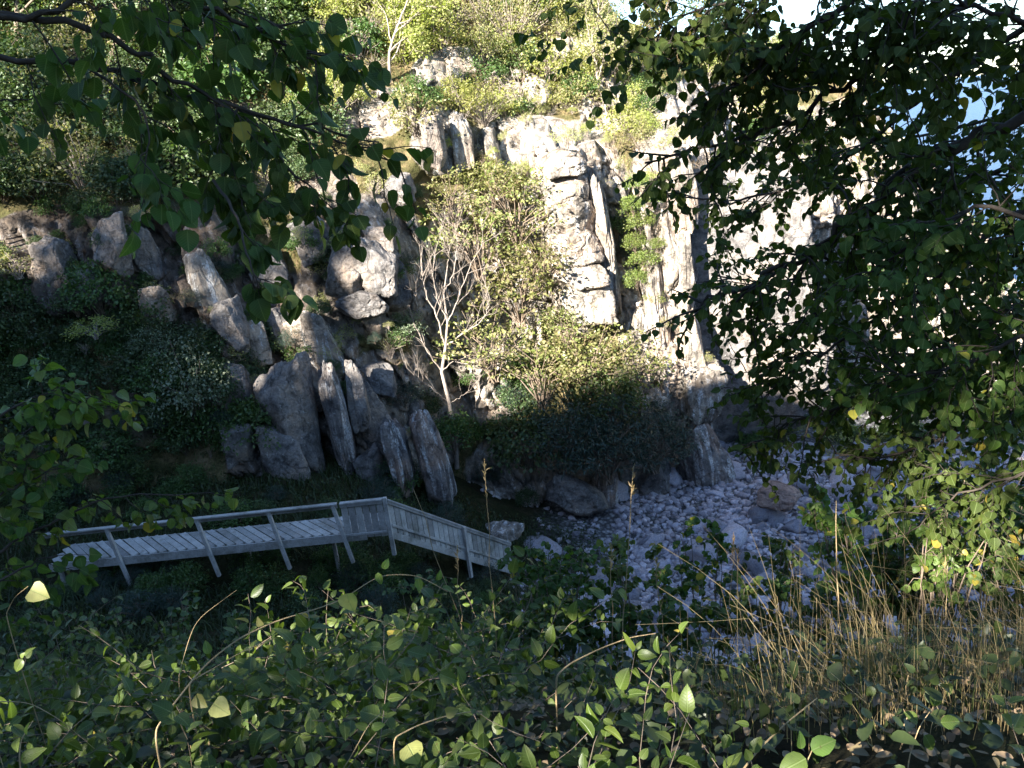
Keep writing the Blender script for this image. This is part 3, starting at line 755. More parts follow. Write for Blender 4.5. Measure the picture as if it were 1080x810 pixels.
# ------------------------------------------------------------------ leaves
def leaf_template(kind):
    if kind == 'blade':      # two folded facets, for far foliage
        V = np.array([(0, 0, 0), (-.34, .5, .07), (0, .55, -.05), (.34, .5, .07), (0, 1, -.12)])
        f = [(0, 2, 1), (0, 3, 2), (1, 2, 4), (2, 3, 4)]
    elif kind == 'needle':
        V = np.array([(0, 0, 0), (-.1, .5, .03), (0, 1, -.1), (.1, .5, .03)]); f = [(0, 3, 2, 1)]
    else:
        ts = [0, .08, .25, .5, .74, .9, 1]
        if kind == 'round': w = [.0, .30, .46, .47, .33, .16, 0]
        elif kind == 'ovate': w = [.0, .18, .31, .32, .22, .11, 0]
        else: w = [.02, .36, .47, .41, .24, .10, 0]
        V = [(0, 0, 0)]; f = []
        for t, ww in zip(ts[1:-1], w[1:-1]):
            b = .05 if kind == 'heart' and t < .1 else 0
            droop = -.22*t*t
            V += [(-ww, t-b, droop+.28*ww), (0, t, droop), (ww, t-b, droop+.28*ww)]
        V.append((0, 1, -.24)); n = len(V)-1
        f += [(0, 2, 1), (0, 3, 2)]
        for i in range(4):
            a = 1+3*i; c = a+3
            f += [(a, a+1, c+1, c), (a+1, a+2, c+2, c+1)]
        a = 13; f += [(a, a+1, n), (a+1, a+2, n)]
        V = np.array(V)
    return np.asarray(V, float), f
TPL = {k: leaf_template(k) for k in ('blade', 'needle', 'round', 'ovate', 'heart')}

class Leaves:
    def __init__(s, kind): s.V0, s.F = TPL[kind]; s.P, s.D, s.N, s.S = [], [], [], []
    def add(s, p, d, n, size):
        s.P.append(np.atleast_2d(p)); s.D.append(np.atleast_2d(d)); s.N.append(np.atleast_2d(n)); s.S.append(np.atleast_1d(size))
    def mesh(s, name, mat, bend=.25):
        Pp, D, N, S = (np.concatenate(x) for x in (s.P, s.D, s.N, s.S))
        Yv = D/(np.linalg.norm(D, axis=1)[:, None]+1e-9)
        X = np.cross(Yv, N); X /= np.linalg.norm(X, axis=1)[:, None]+1e-9
        Z = np.cross(X, Yv)
        k = len(s.V0); n = len(Pp)
        V0 = np.broadcast_to(s.V0[None], (n, k, 3)).copy()
        V0[..., 2] += bend*rng.normal(size=(n, 1))*V0[..., 1]**2 + .3*rng.normal(size=(n, 1))*V0[..., 0]*V0[..., 1]
        V0[..., 0] *= rng.uniform(.8, 1.15, (n, 1))
        W = Pp[:, None]+S[:, None, None]*(V0[..., :1]*X[:, None]+V0[..., 1:2]*Yv[:, None]+V0[..., 2:]*Z[:, None])
        loop = np.concatenate([np.array(f) for f in s.F]); st = np.cumsum([0]+[len(f) for f in s.F[:-1]])
        L = (loop[None]+(np.arange(n)*k)[:, None]).ravel(); Sx = (st[None]+(np.arange(n)*len(loop))[:, None]).ravel()
        me = np_mesh(name, W.reshape(-1, 3), L, Sx, k > 6)
        if k > 6:
            at = me.attributes.new('leaf', 'FLOAT_VECTOR', 'POINT')
            at.data.foreach_set('vector', np.ascontiguousarray(np.broadcast_to(s.V0[None], (n, k, 3)), np.float32).ravel())
        me.materials.append(mat)
        return me

def rdir(n=1):
    d = rng.normal(size=(n, 3)); return d/np.linalg.norm(d, axis=1)[:, None]

# leaf colours; olive and yellow-green shrubs have extra sunlight put into theirs
L_TREE = leaf_mat('tree_leaf_green', [(.030, .052, .009), (.042, .07, .011), (.056, .088, .015)], trans=.25, yellow=.006, rough=.6, spec=.2, veins=True)
L_LEFT = leaf_mat('broad_leaf_green', [(.035, .066, .016), (.05, .09, .02), (.062, .108, .024)], trans=.3, yellow=.03, rough=.55, spec=.2, veins=True)
L_LIGHT = leaf_mat('light_leaf_green', [(.055, .10, .016), (.085, .14, .024), (.12, .165, .035)], trans=.36, yellow=.03, veins=True)
L_VINE = leaf_mat('vine_leaf_green', [(.042, .075, .012), (.068, .108, .016), (.10, .14, .028)], trans=.28, yellow=.008, rough=.42, spec=.4, veins=True)
L_PALE = leaf_mat('pale_leaf_yellow', [(.19, .21, .06), (.26, .25, .09), (.16, .20, .055)], trans=.35, veins=True)
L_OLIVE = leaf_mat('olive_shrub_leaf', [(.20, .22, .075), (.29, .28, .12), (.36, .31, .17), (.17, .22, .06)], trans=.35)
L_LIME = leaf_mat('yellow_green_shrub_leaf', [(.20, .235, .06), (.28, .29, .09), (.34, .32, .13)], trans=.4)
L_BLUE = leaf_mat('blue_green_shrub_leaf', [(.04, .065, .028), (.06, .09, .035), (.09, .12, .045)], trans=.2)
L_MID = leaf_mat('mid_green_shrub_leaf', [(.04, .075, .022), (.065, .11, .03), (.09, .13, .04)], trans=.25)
L_SILVER = leaf_mat('silver_green_leaf', [(.13, .17, .10), (.17, .2, .13), (.2, .23, .14)], trans=.2)
L_FIR = leaf_mat('dark_blue_green_leaf', [(.022, .042, .03), (.035, .058, .042), (.05, .075, .052)], trans=.12)
L_IVY = leaf_mat('ivy_leaf', [(.09, .14, .03), (.14, .19, .045), (.18, .2, .055)], trans=.3)
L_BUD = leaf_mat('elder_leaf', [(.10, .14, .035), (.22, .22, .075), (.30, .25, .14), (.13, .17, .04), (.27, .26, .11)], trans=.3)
L_DRY = leaf_mat('dry_weed', [(.22, .16, .09), (.3, .23, .13), (.16, .14, .06)], trans=.2)
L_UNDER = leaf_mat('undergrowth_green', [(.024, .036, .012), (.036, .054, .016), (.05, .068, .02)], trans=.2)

def cluster(lv, c, r, n, size, up=.5, flat=1.0):
    q = rng.normal(size=(n, 3))*np.array([1, 1, flat])*r*.55
    d = q/(np.linalg.norm(q, axis=1)[:, None]+1e-6)+rdir(n)*.7+np.array([0, 0, -.25])
    nn = rdir(n)*.8+np.array([0, 0, up])
    lv.add(c+q, d, nn, size*rng.uniform(.65, 1.25, n))

def make_bush(name, seed, mat, r=1.0, h=1.1, ncl=70, per=34, leaf=.09, kind='blade', stem=M_TWIG, shape='dome', flat=.7, up=.5, cr=.24, every=3):
    """a bush mesh pair about one metre in radius with its foot at the origin: (foliage, stems)"""
    r_ = np.random.default_rng(seed)
    lv = Leaves(kind); tb = Tubes()
    lobes = r_.normal(size=(7, 3)); lobes /= np.linalg.norm(lobes, axis=1)[:, None]
    lob = r_.uniform(-.25, .35, 7)
    for i in range(ncl):
        d = r_.normal(size=3); d[2] = abs(d[2])*.9-.15; d /= np.linalg.norm(d)
        rad = r_.uniform(.25, 1.0)**.45
        k = 1+sum(l*max(0, d @ v)**4 for l, v in zip(lob, lobes))
        c = d*rad*k*np.array([r, r, h])
        if shape == 'tall': c = np.array([c[0]*.6, c[1]*.6, c[2]*1.5+h*.6])
        else: c[2] += h*.45
        cluster(lv, c, cr*r*r_.uniform(.7, 1.3), int(per*r_.uniform(.6, 1.3)), leaf, up, flat)
        if i % every == 0:
            m = c*np.array([.35, .35, .6])+r_.normal(size=3)*.06
            tb.add(np.array([r_.normal(size=3)*.05*np.array([1, 1, 0])-np.array([0, 0, .25]), m, c*.97, c*1.1]), [.02, .013, .008, .004], 4)
    fm = lv.mesh(name+'_foliage', mat); sm = tb.mesh(name+'_stems'); sm.materials.append(stem)
    return fm, sm

BUSH = {}
def proto(key, n, **k):
    BUSH[key] = [make_bush('bush', 500+hash_(key)+i*7, **k) for i in range(n)]
def hash_(s): return sum(ord(c)*(i+3) for i, c in enumerate(s)) % 997
proto('olive', 5, mat=L_OLIVE, leaf=.095, per=17, ncl=60, cr=.2, every=2, stem=M_DEAD)
proto('lime', 5, mat=L_LIME, leaf=.105, per=19, ncl=58, cr=.2, every=3, stem=M_DEAD)
proto('twiggy', 3, mat=L_OLIVE, leaf=.08, per=4, ncl=70, cr=.2, every=1, stem=M_DEAD)
proto('blue', 4, mat=L_BLUE, leaf=.11, per=34, ncl=75)
proto('mid', 4, mat=L_MID, leaf=.12, per=32, ncl=75)
proto('silver', 2, mat=L_SILVER, leaf=.075, per=34, ncl=80)
proto('fir', 3, mat=L_FIR, leaf=.12, per=44, ncl=110, kind='needle', flat=.35, up=1.0)
proto('ivy', 2, mat=L_IVY, leaf=.10, per=34, ncl=60, up=.0)
proto('elder', 5, mat=L_BUD, leaf=.085, per=24, ncl=54, flat=.22, up=.9, cr=.27, every=2)
proto('weed', 3, mat=L_DRY, leaf=.08, per=14, ncl=45, kind='needle')

def bush(key, loc, s, label, cat='shrub', group=None, name='shrub', sz=1.0, rot=None):
    fm, sm = random.choice(BUSH[key])
    e = empty(name, loc, label, cat, group)
    e.rotation_euler = (0, 0, random.uniform(0, 6.28) if rot is None else rot)
    e.scale = (s, s, s*sz)
    link('foliage', fm, None, e); link('stems', sm, None, e)
    return e
def bush_at(key, px, py, s, label, Y=None, sink=.2, **k):
    if Y is None:
        h = hit(px, py); loc = np.array(h[0]) if h else P(px, py, 30)
    else: loc = P(px, py, Y)
    return bush(key, loc-np.array([0, 0, sink*s]), s, label, **k)

CAND = []
def scatter(n, region, keys, smin, smax, label, group, maxrock=.5, sink=.25, sz=(.8, 1.15), fwd=0.0):
    k = tries = 0
    while k < n and tries < n*40:
        tries += 1
        px, py = region()
        h = hit(px, py)
        if h is None or h[0].y < 17 or float(rocky(np.array(px), np.array(py))) > maxrock: continue
        s = random.uniform(smin, smax); loc = np.array(h[0])-np.array([0, fwd*random.random(), sink*s])
        inside = -20 < px < 1100 and -10 < py < 820
        CAND.append((s/np.linalg.norm(loc-CAM)*(1 if inside else .2), random.choice(keys), loc, s, label, group, random.uniform(*sz)))
        k += 1
def plant_all(limit):
    """the largest become shrubs of their own, the many small ones left over one mass of shrubbery"""
    CAND.sort(key=lambda c: -c[0])
    parts = {}
    for i, (_, key, loc, s, label, group, z) in enumerate(CAND):
        if i < limit: bush(key, loc, s, label, 'shrub', group, sz=z); continue
        a = random.uniform(0, 6.28); Rz = np.array([[math.cos(a), -math.sin(a), 0], [math.sin(a), math.cos(a), 0], [0, 0, 1]])
        for me in random.choice(BUSH[key]):
            if me.name not in parts:
                co = np.empty(len(me.vertices)*3, np.float32); me.vertices.foreach_get('co', co)
                lo = np.empty(len(me.loops), np.int32); me.loops.foreach_get('vertex_index', lo)
                st = np.empty(len(me.polygons), np.int32); me.polygons.foreach_get('loop_start', st)
                parts[me.name] = (co.reshape(-1, 3), lo, st, me.materials[0], [])
            parts[me.name][4].append((Rz*np.array([s, s, s*z])[:, None], loc))
    V, L, S, MI, mats = [], [], [], [], []; nv = nl = 0
    for co, lo, st, mat, inst in parts.values():
        if mat not in mats: mats.append(mat)
        for Mx, t in inst:
            V.append(co @ Mx.T+t); L.append(lo+nv); S.append(st+nl); MI.append(np.full(len(st), mats.index(mat)))
            nv += len(co); nl += len(lo)
    me = np_mesh('shrubbery', np.concatenate(V), np.concatenate(L), np.concatenate(S))
    for m in mats: me.materials.append(m)
    me.polygons.foreach_set('material_index', np.concatenate(MI).astype(np.int32))
    tag(link('shrubbery', me), kind='stuff')
def box(x0, x1, y0, y1): return lambda: (random.uniform(x0, x1), random.uniform(y0, y1))

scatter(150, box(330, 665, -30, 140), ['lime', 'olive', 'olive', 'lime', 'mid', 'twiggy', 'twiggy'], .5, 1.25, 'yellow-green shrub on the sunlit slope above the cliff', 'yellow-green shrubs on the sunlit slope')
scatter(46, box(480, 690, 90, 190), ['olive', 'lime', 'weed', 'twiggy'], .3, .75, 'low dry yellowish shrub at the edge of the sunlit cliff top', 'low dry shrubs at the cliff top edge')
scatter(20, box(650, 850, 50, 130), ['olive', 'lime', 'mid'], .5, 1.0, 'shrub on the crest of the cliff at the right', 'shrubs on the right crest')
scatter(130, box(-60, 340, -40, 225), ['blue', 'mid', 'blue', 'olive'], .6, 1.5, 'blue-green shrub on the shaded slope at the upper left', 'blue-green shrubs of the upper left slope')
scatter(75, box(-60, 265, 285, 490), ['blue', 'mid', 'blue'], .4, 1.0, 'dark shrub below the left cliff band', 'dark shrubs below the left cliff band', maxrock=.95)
scatter(22, box(-40, 270, 215, 300), ['blue', 'mid', 'olive'], .25, .55, 'small shrub rooted in the left cliff band', 'small shrubs in the left cliff band', maxrock=2)
scatter(85, box(225, 425, 180, 400), ['mid', 'olive', 'blue', 'weed', 'twiggy'], .25, .6, 'small shrub growing between the slabs left of the bare tree', 'small shrubs between the slabs', maxrock=1.2)
scatter(16, box(410, 560, 400, 560), ['blue', 'mid', 'fir'], .4, .8, 'dark shrub in the shaded gully below the bare tree', 'dark shrubs in the gully', maxrock=1.2)
scatter(26, box(20, 480, 500, 560), ['blue', 'mid', 'fir'], .3, .6, 'low dark plant on the bank behind the walkway', 'low plants behind the walkway', maxrock=1.2)
scatter(60, box(60, 530, 588, 650), ['blue', 'mid', 'fir', 'mid'], .25, .55, 'low dark plant on the bank in front of the walkway', 'low plants in front of the walkway', maxrock=9, sink=.1)
scatter(22, box(790, 1060, 100, 330), ['olive', 'mid'], .3, .7, 'shrub clinging to the cliff behind the right tree', 'shrubs on the cliff behind the right tree', maxrock=2)
scatter(16, box(780, 1080, 420, 480), ['mid', 'blue', 'olive'], .5, 1.0, 'shrub at the foot of the right cliff', 'shrubs at the foot of the right cliff', maxrock=2)

scatter(80, box(0, 440, 205, 480), ['mid', 'olive', 'blue', 'twiggy', 'weed', 'fir'], .16, .42, 'tuft of greenery in the joints of the left rocks', 'tufts in the joints of the left rocks', maxrock=9, fwd=1.0)
scatter(30, box(450, 700, 100, 200), ['olive', 'lime', 'weed', 'twiggy'], .16, .4, 'tuft hanging over the edge of the sunlit cliff', 'tufts hanging over the sunlit cliff edge', maxrock=9, fwd=.8)
plant_all(278)
# the elder thicket in the middle: each bush its own thing
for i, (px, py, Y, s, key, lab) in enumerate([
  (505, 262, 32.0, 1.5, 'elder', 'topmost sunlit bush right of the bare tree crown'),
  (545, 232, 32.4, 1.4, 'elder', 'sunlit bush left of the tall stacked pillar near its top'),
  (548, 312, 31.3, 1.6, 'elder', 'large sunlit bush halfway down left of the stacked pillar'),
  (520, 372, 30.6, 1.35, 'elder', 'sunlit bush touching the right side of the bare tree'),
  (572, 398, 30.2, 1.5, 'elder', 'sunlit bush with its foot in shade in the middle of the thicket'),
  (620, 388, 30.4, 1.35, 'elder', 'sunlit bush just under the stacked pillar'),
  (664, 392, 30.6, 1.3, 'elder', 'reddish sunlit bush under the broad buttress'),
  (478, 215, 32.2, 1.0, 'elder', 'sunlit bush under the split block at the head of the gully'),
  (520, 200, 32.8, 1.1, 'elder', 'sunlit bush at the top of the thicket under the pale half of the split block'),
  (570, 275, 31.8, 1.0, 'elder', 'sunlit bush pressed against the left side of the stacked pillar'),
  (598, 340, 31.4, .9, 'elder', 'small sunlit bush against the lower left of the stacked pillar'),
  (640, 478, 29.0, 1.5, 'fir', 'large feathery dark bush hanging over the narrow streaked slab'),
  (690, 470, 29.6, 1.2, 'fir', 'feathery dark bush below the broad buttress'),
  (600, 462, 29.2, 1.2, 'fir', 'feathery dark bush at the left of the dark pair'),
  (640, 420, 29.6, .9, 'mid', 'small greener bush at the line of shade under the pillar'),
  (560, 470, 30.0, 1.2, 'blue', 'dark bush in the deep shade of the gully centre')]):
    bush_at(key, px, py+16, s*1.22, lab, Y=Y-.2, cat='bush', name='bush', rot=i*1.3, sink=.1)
for (px, py, s) in ((672, 200, .5), (668, 222, .5), (676, 240, .55), (670, 262, .5), (680, 280, .55), (672, 300, .5), (690, 318, .4), (686, 215, .4), (694, 262, .35)):
    bush_at('ivy', px, py, s, 'bright green ivy in the strip beside the sunlit buttress', Y=31.7, cat='ivy', name='ivy', group='ivy in the strip beside the buttress')
for (px, py, s, key, lab) in ((598, 150, .5, 'olive', 'dry tuft growing on top of the stacked pillar'), (575, 262, .4, 'weed', 'dry weed in a joint on the left side of the stacked pillar'), (716, 150, .5, 'olive', 'dry shrub on top of the tallest sunlit column'), (742, 180, .45, 'weed', 'dry weed on the edge of the dark cliff face'), (700, 345, .3, 'olive', 'small tuft in a crack of the pale buttress'), (745, 382, .3, 'olive', 'small tuft on top of the glaring sunlit block')):
    bush_at(key, px, py, s, lab, Y=31.4 if px < 640 else 31.2, cat='shrub', name='shrub')
bush_at('mid', 478, 470, .8, 'dark bush hiding the foot of the bare tree', Y=29.2, cat='bush', name='bush')
for (px, py, s, key) in ((650, 245, .55, 'mid'), (652, 275, .55, 'fir')):
    bush_at(key, px, py, s, 'dark ivy in the shaded cleft behind the thin leaning slab', Y=33.4, cat='ivy', name='ivy', group='dark ivy in the cleft')
bush_at('silver', 205, 432, 1.35, 'pale silvery bush left of the big leaning boulder', Y=26.0, cat='bush', name='bush', sz=1.25)
bush_at('silver', 165, 372, .8, 'small pale bush above the silvery bush', Y=26.8, cat='bush', name='bush')
bush_at('silver', 430, 352, .7, 'silvery green bush just left of the bare tree', Y=29.8, cat='bush', name='bush')
bush_at('lime', 100, 350, .7, 'yellow-green spray catching the sun on the dark left slope', Y=26.0, cat='bush', name='bush', sz=.6)
bush_at('olive', 18, 285, .8, 'yellowish dry bush at the left edge under the cliff band', Y=27.6, cat='bush', name='bush', sz=.7)

# ------------------------------------------------------------------ trees
def grow(tb, lv, p, d, L, r, depth, leafsize, per, gravity=0.0, spread=.75, wob=.18, kids=4, tip=None):
    n = 6
    pts = [np.array(p, float)]; dd = np.array(d, float)
    for i in range(n):
        dd = dd+rng.normal(size=3)*wob+np.array([0, 0, gravity]); dd /= np.linalg.norm(dd)
        pts.append(pts[-1]+dd*L/n)
    tb.add(np.array(pts), np.linspace(r, r*.45, n+1), 6 if depth > 1 else 4)
    if depth <= 1 and lv is not None:
        for q in pts[2:]: cluster(lv, q, .22, per, leafsize, .5, .7)
    if depth > 0:
        for i in range(kids):
            t = rng.uniform(.35, 1.0); j = min(n-1, int(t*n)); q = pts[j]+(pts[j+1]-pts[j])*(t*n-j)
            e = dd+rdir()[0]*spread+np.array([0, 0, .1]); e /= np.linalg.norm(e)
            grow(tb, lv, q, e, L*rng.uniform(.5, .75), r*.5, depth-1, leafsize, per, gravity, spread, wob, kids, tip)
    return pts

def tree(base, d, H, r, label, leafmat, barkm, depth=3, leafsize=.11, per=8, kids=4, spread=.8, name='tree', group=None, wob=.16):
    e = empty(name, base, label, 'tree', group)
    tt = Tubes(); tb = Tubes(); lv = Leaves('blade') if leafmat else None
    pts = [np.zeros(3)-np.array(d)*.4]; dd = np.array(d, float)
    n = 8
    for i in range(n):
        dd = dd+rng.normal(size=3)*.07; dd /= np.linalg.norm(dd); pts.append(pts[-1]+dd*H*.7/n)
    tt.add(pts, np.linspace(r, r*.5, n+1), 8)
    for i in range(kids+3):
        t = rng.uniform(.4, 1.0); j = min(n-1, int(t*n)); q = pts[j]
        f = dd*.6+rdir()[0]*spread+np.array([0, 0, .3]); f /= np.linalg.norm(f)
        grow(tb, lv, q, f, H*.4*rng.uniform(.7, 1.1), r*.45, depth-1, leafsize, per, 0, spread, wob, kids)
    grow(tb, lv, pts[-1], dd, H*.35, r*.5, depth-1, leafsize, per, 0, spread, wob, kids)
    m = tt.mesh('trunk'); m.materials.append(barkm); link('trunk', m, None, e)
    m = tb.mesh('branches'); m.materials.append(barkm); link('branches', m, None, e)
    if lv: link('crown', lv.mesh('crown', leafmat), None, e)
    return e

# the dead tree
h = P(482, 492, 29.9)
rng = np.random.default_rng(20)
e = empty('bare_tree', h, 'dead bare tree with bleached white branches in front of the gully', 'tree')
tt = Tubes(); tb = Tubes()
tp = np.array([P(482, 494, 29.9), P(480, 460, 29.9), P(474, 425, 29.8), P(466, 392, 29.7), P(470, 365, 29.6), P(472, 340, 29.5), P(468, 310, 29.5), P(472, 280, 29.5)])-h
tt.add(tp, [.10, .09, .08, .068, .052, .04, .028, .016], 8)
def limb(q, way, r):
    w_ = np.array([tp[q]+h]+[P(x, y, Y) for x, y, Y in way])-h
    t = np.linspace(0, len(w_)-1, len(w_)*4); sp = np.stack([np.interp(t, np.arange(len(w_)), w_[:, i]) for i in range(3)], -1)
    sp[1:-1] = (sp[:-2]+2*sp[1:-1]+sp[2:])/4; sp[1:-1] += rng.normal(size=(len(sp)-2, 3))*.02
    r *= .6; tb.add(sp, np.linspace(r, r*.3, len(sp)), 6)
    for j in range(3, len(sp), 2):
        d = sp[j]-sp[j-1]; d /= np.linalg.norm(d); d = d+rdir()[0]*.75+np.array([0, 0, .25]); d /= np.linalg.norm(d)
        grow(tb, None, sp[j], d, rng.uniform(.5, 1.15), r*.36, 2, 0, 0, .04, .6, .12, 3)
limb(3, [(452, 372, 29.5), (438, 345, 29.3), (430, 318, 29.2), (447, 300, 29.2)], .05)
limb(4, [(462, 335, 29.4), (452, 316, 29.3), (446, 298, 29.2), (444, 272, 29.2)], .06)
limb(4, [(488, 352, 29.4), (503, 343, 29.3), (514, 330, 29.2), (516, 312, 29.2)], .05)
limb(5, [(482, 318, 29.5), (490, 296, 29.5), (500, 272, 29.6), (512, 255, 29.7)], .045)
limb(5, [(462, 318, 29.4), (456, 290, 29.3), (460, 262, 29.2)], .045)
limb(6, [(478, 290, 29.5), (482, 262, 29.6), (480, 240, 29.6)], .04)
limb(3, [(478, 380, 29.4), (492, 384, 29.3), (508, 378, 29.2)], .03)
limb(2, [(455, 408, 29.5), (438, 398, 29.3), (425, 380, 29.2)], .03)
limb(2, [(488, 418, 29.5), (498, 408, 29.3)], .025)
limb(7, [(474, 262, 29.5), (470, 246, 29.5)], .025)
m = tt.mesh('trunk'); m.materials.append(M_DEAD); link('trunk', m, None, e)
m = tb.mesh('branches'); m.materials.append(M_DEAD); link('branches', m, None, e)

def tree_at(px, py, d, H, r, label, lm, bm_, **k):
    g = hit(px, py)
    while g is None:
        py += 12; g = hit(px, py)
    return tree(np.array(g[0]), np.array(d, float)/np.linalg.norm(d), H, r, label, lm, bm_, **k)
tree_at(412, 86, (.05, 0, 1), 4.2, .07, 'thin tree with pale twigs on the slope above the split block', L_LIME, M_DEAD, per=5)
tree_at(306, 40, (-.25, 0, 1), 6, .28, 'tree with a thick pale trunk at the top of the slope', L_MID, M_DEAD, per=7)
tree_at(640, 118, (-.3, -.1, 1), 4.5, .06, 'slender pale leaning tree above the stacked pillar', L_OLIVE, M_DEAD, per=3)
tree_at(690, 60, (.1, 0, 1), 3.6, .07, 'small tree on the skyline beside the patch of sky', L_LIME, M_TWIG, per=6)
tree_at(755, 52, (-.1, 0, 1), 3.4, .07, 'small dark tree on the skyline right of the patch of sky', L_MID, M_TWIG, per=7)
for (px, py) in ((240, -20), (160, 0), (60, -10), (360, -30), (460, -20), (545, -10), (620, -10), (20, 60), (110, 90)):
    dark = px < 200
    tree_at(px, py, (rng.normal()*.1, 0, 1), 5.5, .12, 'tree in the thicket along the top of the slope', L_BLUE if dark else random.choice([L_MID, L_OLIVE]), M_TWIG, per=9, leafsize=.13, group='trees along the top of the slope')

# ------------------------------------------------------------------ overhanging branches near the viewer
def leafy_branch(root, pts_px, r0, mat_l, kind, leaf, ntw, twl, bark, nleaf=9, sub=2, droop=.5, jitterY=.35, rel=(0, 0, 0), t0=.0):
    """one limb given by places along it, with side twigs carrying alternate leaves; child meshes branch and leaves of root"""
    pts = np.array([P(*q) for q in pts_px])
    n = len(pts); tt_ = np.linspace(0, n-1, n*5)
    sp = np.stack([np.interp(tt_, np.arange(n), pts[:, i]) for i in range(3)], -1)
    for _ in range(3): sp[1:-1] = (sp[:-2]+2*sp[1:-1]+sp[2:])/4
    sp[1:-1] += rng.normal(size=(len(sp)-2, 3))*r0*.5
    org = np.array(root.location)
    tb = Tubes(); lv = Leaves(kind)
    tb.add(sp-org, np.linspace(r0, r0*.22, len(sp)), 7)
    seg = np.linalg.norm(pts[-1]-pts[0])
    def twig(p, d, L, r, lvl):
        m = 7; q = [p]
        for i in range(m):
            d = d+rng.normal(size=3)*.16+np.array([0, 0, -droop*.12]); d = d/np.linalg.norm(d); q.append(q[-1]+d*L/m)
        q = np.array(q); tb.add(q-org, np.linspace(r, r*.3, m+1), 4)
        k = max(2, int(nleaf*L/twl))
        for i in range(k):
            t = .2+.8*(i+rng.uniform(0, .8))/k
            j = min(m-1, int(t*m)); b = q[j]+(q[j+1]-q[j])*(t*m-j); ax = q[j+1]-q[j]; ax /= np.linalg.norm(ax)
            side = np.cross(ax, np.array([0, 0, 1.]))*(1 if i % 2 else -1)
            ld = ax*.5+side*.8+rng.normal(size=3)*.35+np.array([0, 0, -droop])
            ld /= np.linalg.norm(ld); s = leaf*rng.uniform(.55, 1.2)
            st = b+ld*s*.35
            tb.add(np.array([b, st])-org, [r*.35, r*.3], 3)
            lv.add(st-org, ld+np.array([0, 0, -.25]), np.array([0, 0, 1.])+rng.normal(size=3)*.55, s)
        if lvl > 0:
            for i in range(2):
                j = rng.integers(1, m-1); e = d+rng.normal(size=3)*.6; e /= np.linalg.norm(e)
                twig(q[j], e, L*.6, r*.6, lvl-1)
    for i in range(ntw):
        t = t0+(1-t0)*(i+rng.uniform(0, 1))/ntw; x = t*(len(sp)-1); j = min(len(sp)-2, int(x)); b = sp[j]+(sp[j+1]-sp[j])*(x-j)
        ax = sp[j+1]-sp[j]; ax /= np.linalg.norm(ax)
        e = ax*.7+rdir()[0]*.8; e[2] -= droop*.3; e /= np.linalg.norm(e)
        twig(b, e, twl*rng.uniform(.6, 1.25), max(.0022, r0*.25), sub-1 if t < .9 else 0)
    m = tb.mesh('branch'); m.materials.append(bark); link('branch', m, None, root)
    link('leaves', lv.mesh('leaves', mat_l), None, root)

def trunk_of(root, base, topp, r):
    o = np.array(root.location); tb = Tubes()
    b, t = np.array(base, float), np.array(topp, float)
    q = np.linspace(0, 1, 9)[:, None]; p = b+(t-b)*q; p[1:-1] += rng.normal(size=(7, 3))*.05
    tb.add(p-o, np.linspace(r, r*.55, 9), 10)
    m = tb.mesh('trunk'); m.materials.append(M_BARK); link('trunk', m, None, root)

rng = np.random.default_rng(44)
gl = (-3.1, 2.2); lt = empty('overhanging_tree', (gl[0], gl[1], float(ground(*gl))-.2), 'broad-leaved tree reaching in from the upper left with large dark leaves', 'tree')
trunk_of(lt, lt.location, (-2.9, 2.3, 17.6), .16)
for q, n, tw in [
   ([(-330, 60, 2.5), (-60, 62, 2.6), (80, 62, 2.6), (190, 97, 2.65), (300, 128, 2.7), (400, 150, 2.75)], 12, .34),
   ([(-330, -60, 2.4), (0, 30, 2.5), (90, -8, 2.5), (200, -10, 2.6), (300, 30, 2.7)], 13, .32),
   ([(-330, 0, 2.5), (60, 15, 2.5), (140, 50, 2.55), (210, 100, 2.6), (330, 140, 2.7), (420, 172, 2.8)], 13, .3),
   ([(-330, -150, 2.4), (60, -60, 2.5), (200, 0, 2.6), (290, 40, 2.65), (345, 70, 2.7)], 16, .3),
   ([(80, 62, 2.6), (150, 110, 2.5), (160, 150, 2.45), (142, 178, 2.4)], 5, .2),
   ([(230, 110, 2.6), (235, 150, 2.6), (232, 185, 2.55), (260, 215, 2.5)], 7, .2),
   ([(270, 130, 2.65), (300, 175, 2.6), (330, 200, 2.6), (352, 215, 2.6)], 6, .2),
   ([(225, 190, 2.5), (252, 230, 2.3), (262, 280, 2.2), (280, 312, 2.2)], 3, .1),
   ([(-330, 120, 2.6), (-40, 110, 2.7), (20, 105, 2.7), (60, 108, 2.7)], 4, .25)]:
    leafy_branch(lt, q, .012 if n > 10 else .005, L_LEFT, 'round', .056, max(3, int(n*.9)), tw*.9, M_BARK, nleaf=7, sub=2, droop=.6, t0=.3 if n > 8 else .15)

gs = (-2.5, 3.0); ls = empty('sapling', (gs[0], gs[1], float(ground(*gs))-.1), 'leafy green sapling leaning in from the left edge above the walkway', 'tree')
for q, n in [([(-150, 760, 3.0), (-80, 600, 3.1), (-20, 490, 3.2), (50, 440, 3.3), (125, 432, 3.4)], 12), ([(-80, 600, 3.1), (-40, 470, 3.1), (20, 425, 3.2), (80, 405, 3.3)], 12), ([(-120, 680, 3.0), (-40, 600, 3.1), (40, 560, 3.2), (110, 522, 3.3), (220, 520, 3.4)], 12), ([(-80, 600, 3.1), (-30, 540, 3.1), (20, 510, 3.2), (70, 490, 3.2)], 9), ([(-120, 680, 3.0), (-40, 640, 3.0), (20, 600, 3.1), (60, 585, 3.1)], 7)]:
    leafy_branch(ls, q, .009, L_LIGHT if n > 10 else L_LEFT, 'round', .055, n-2, .2, M_BARK, nleaf=7, droop=.4, t0=.35)

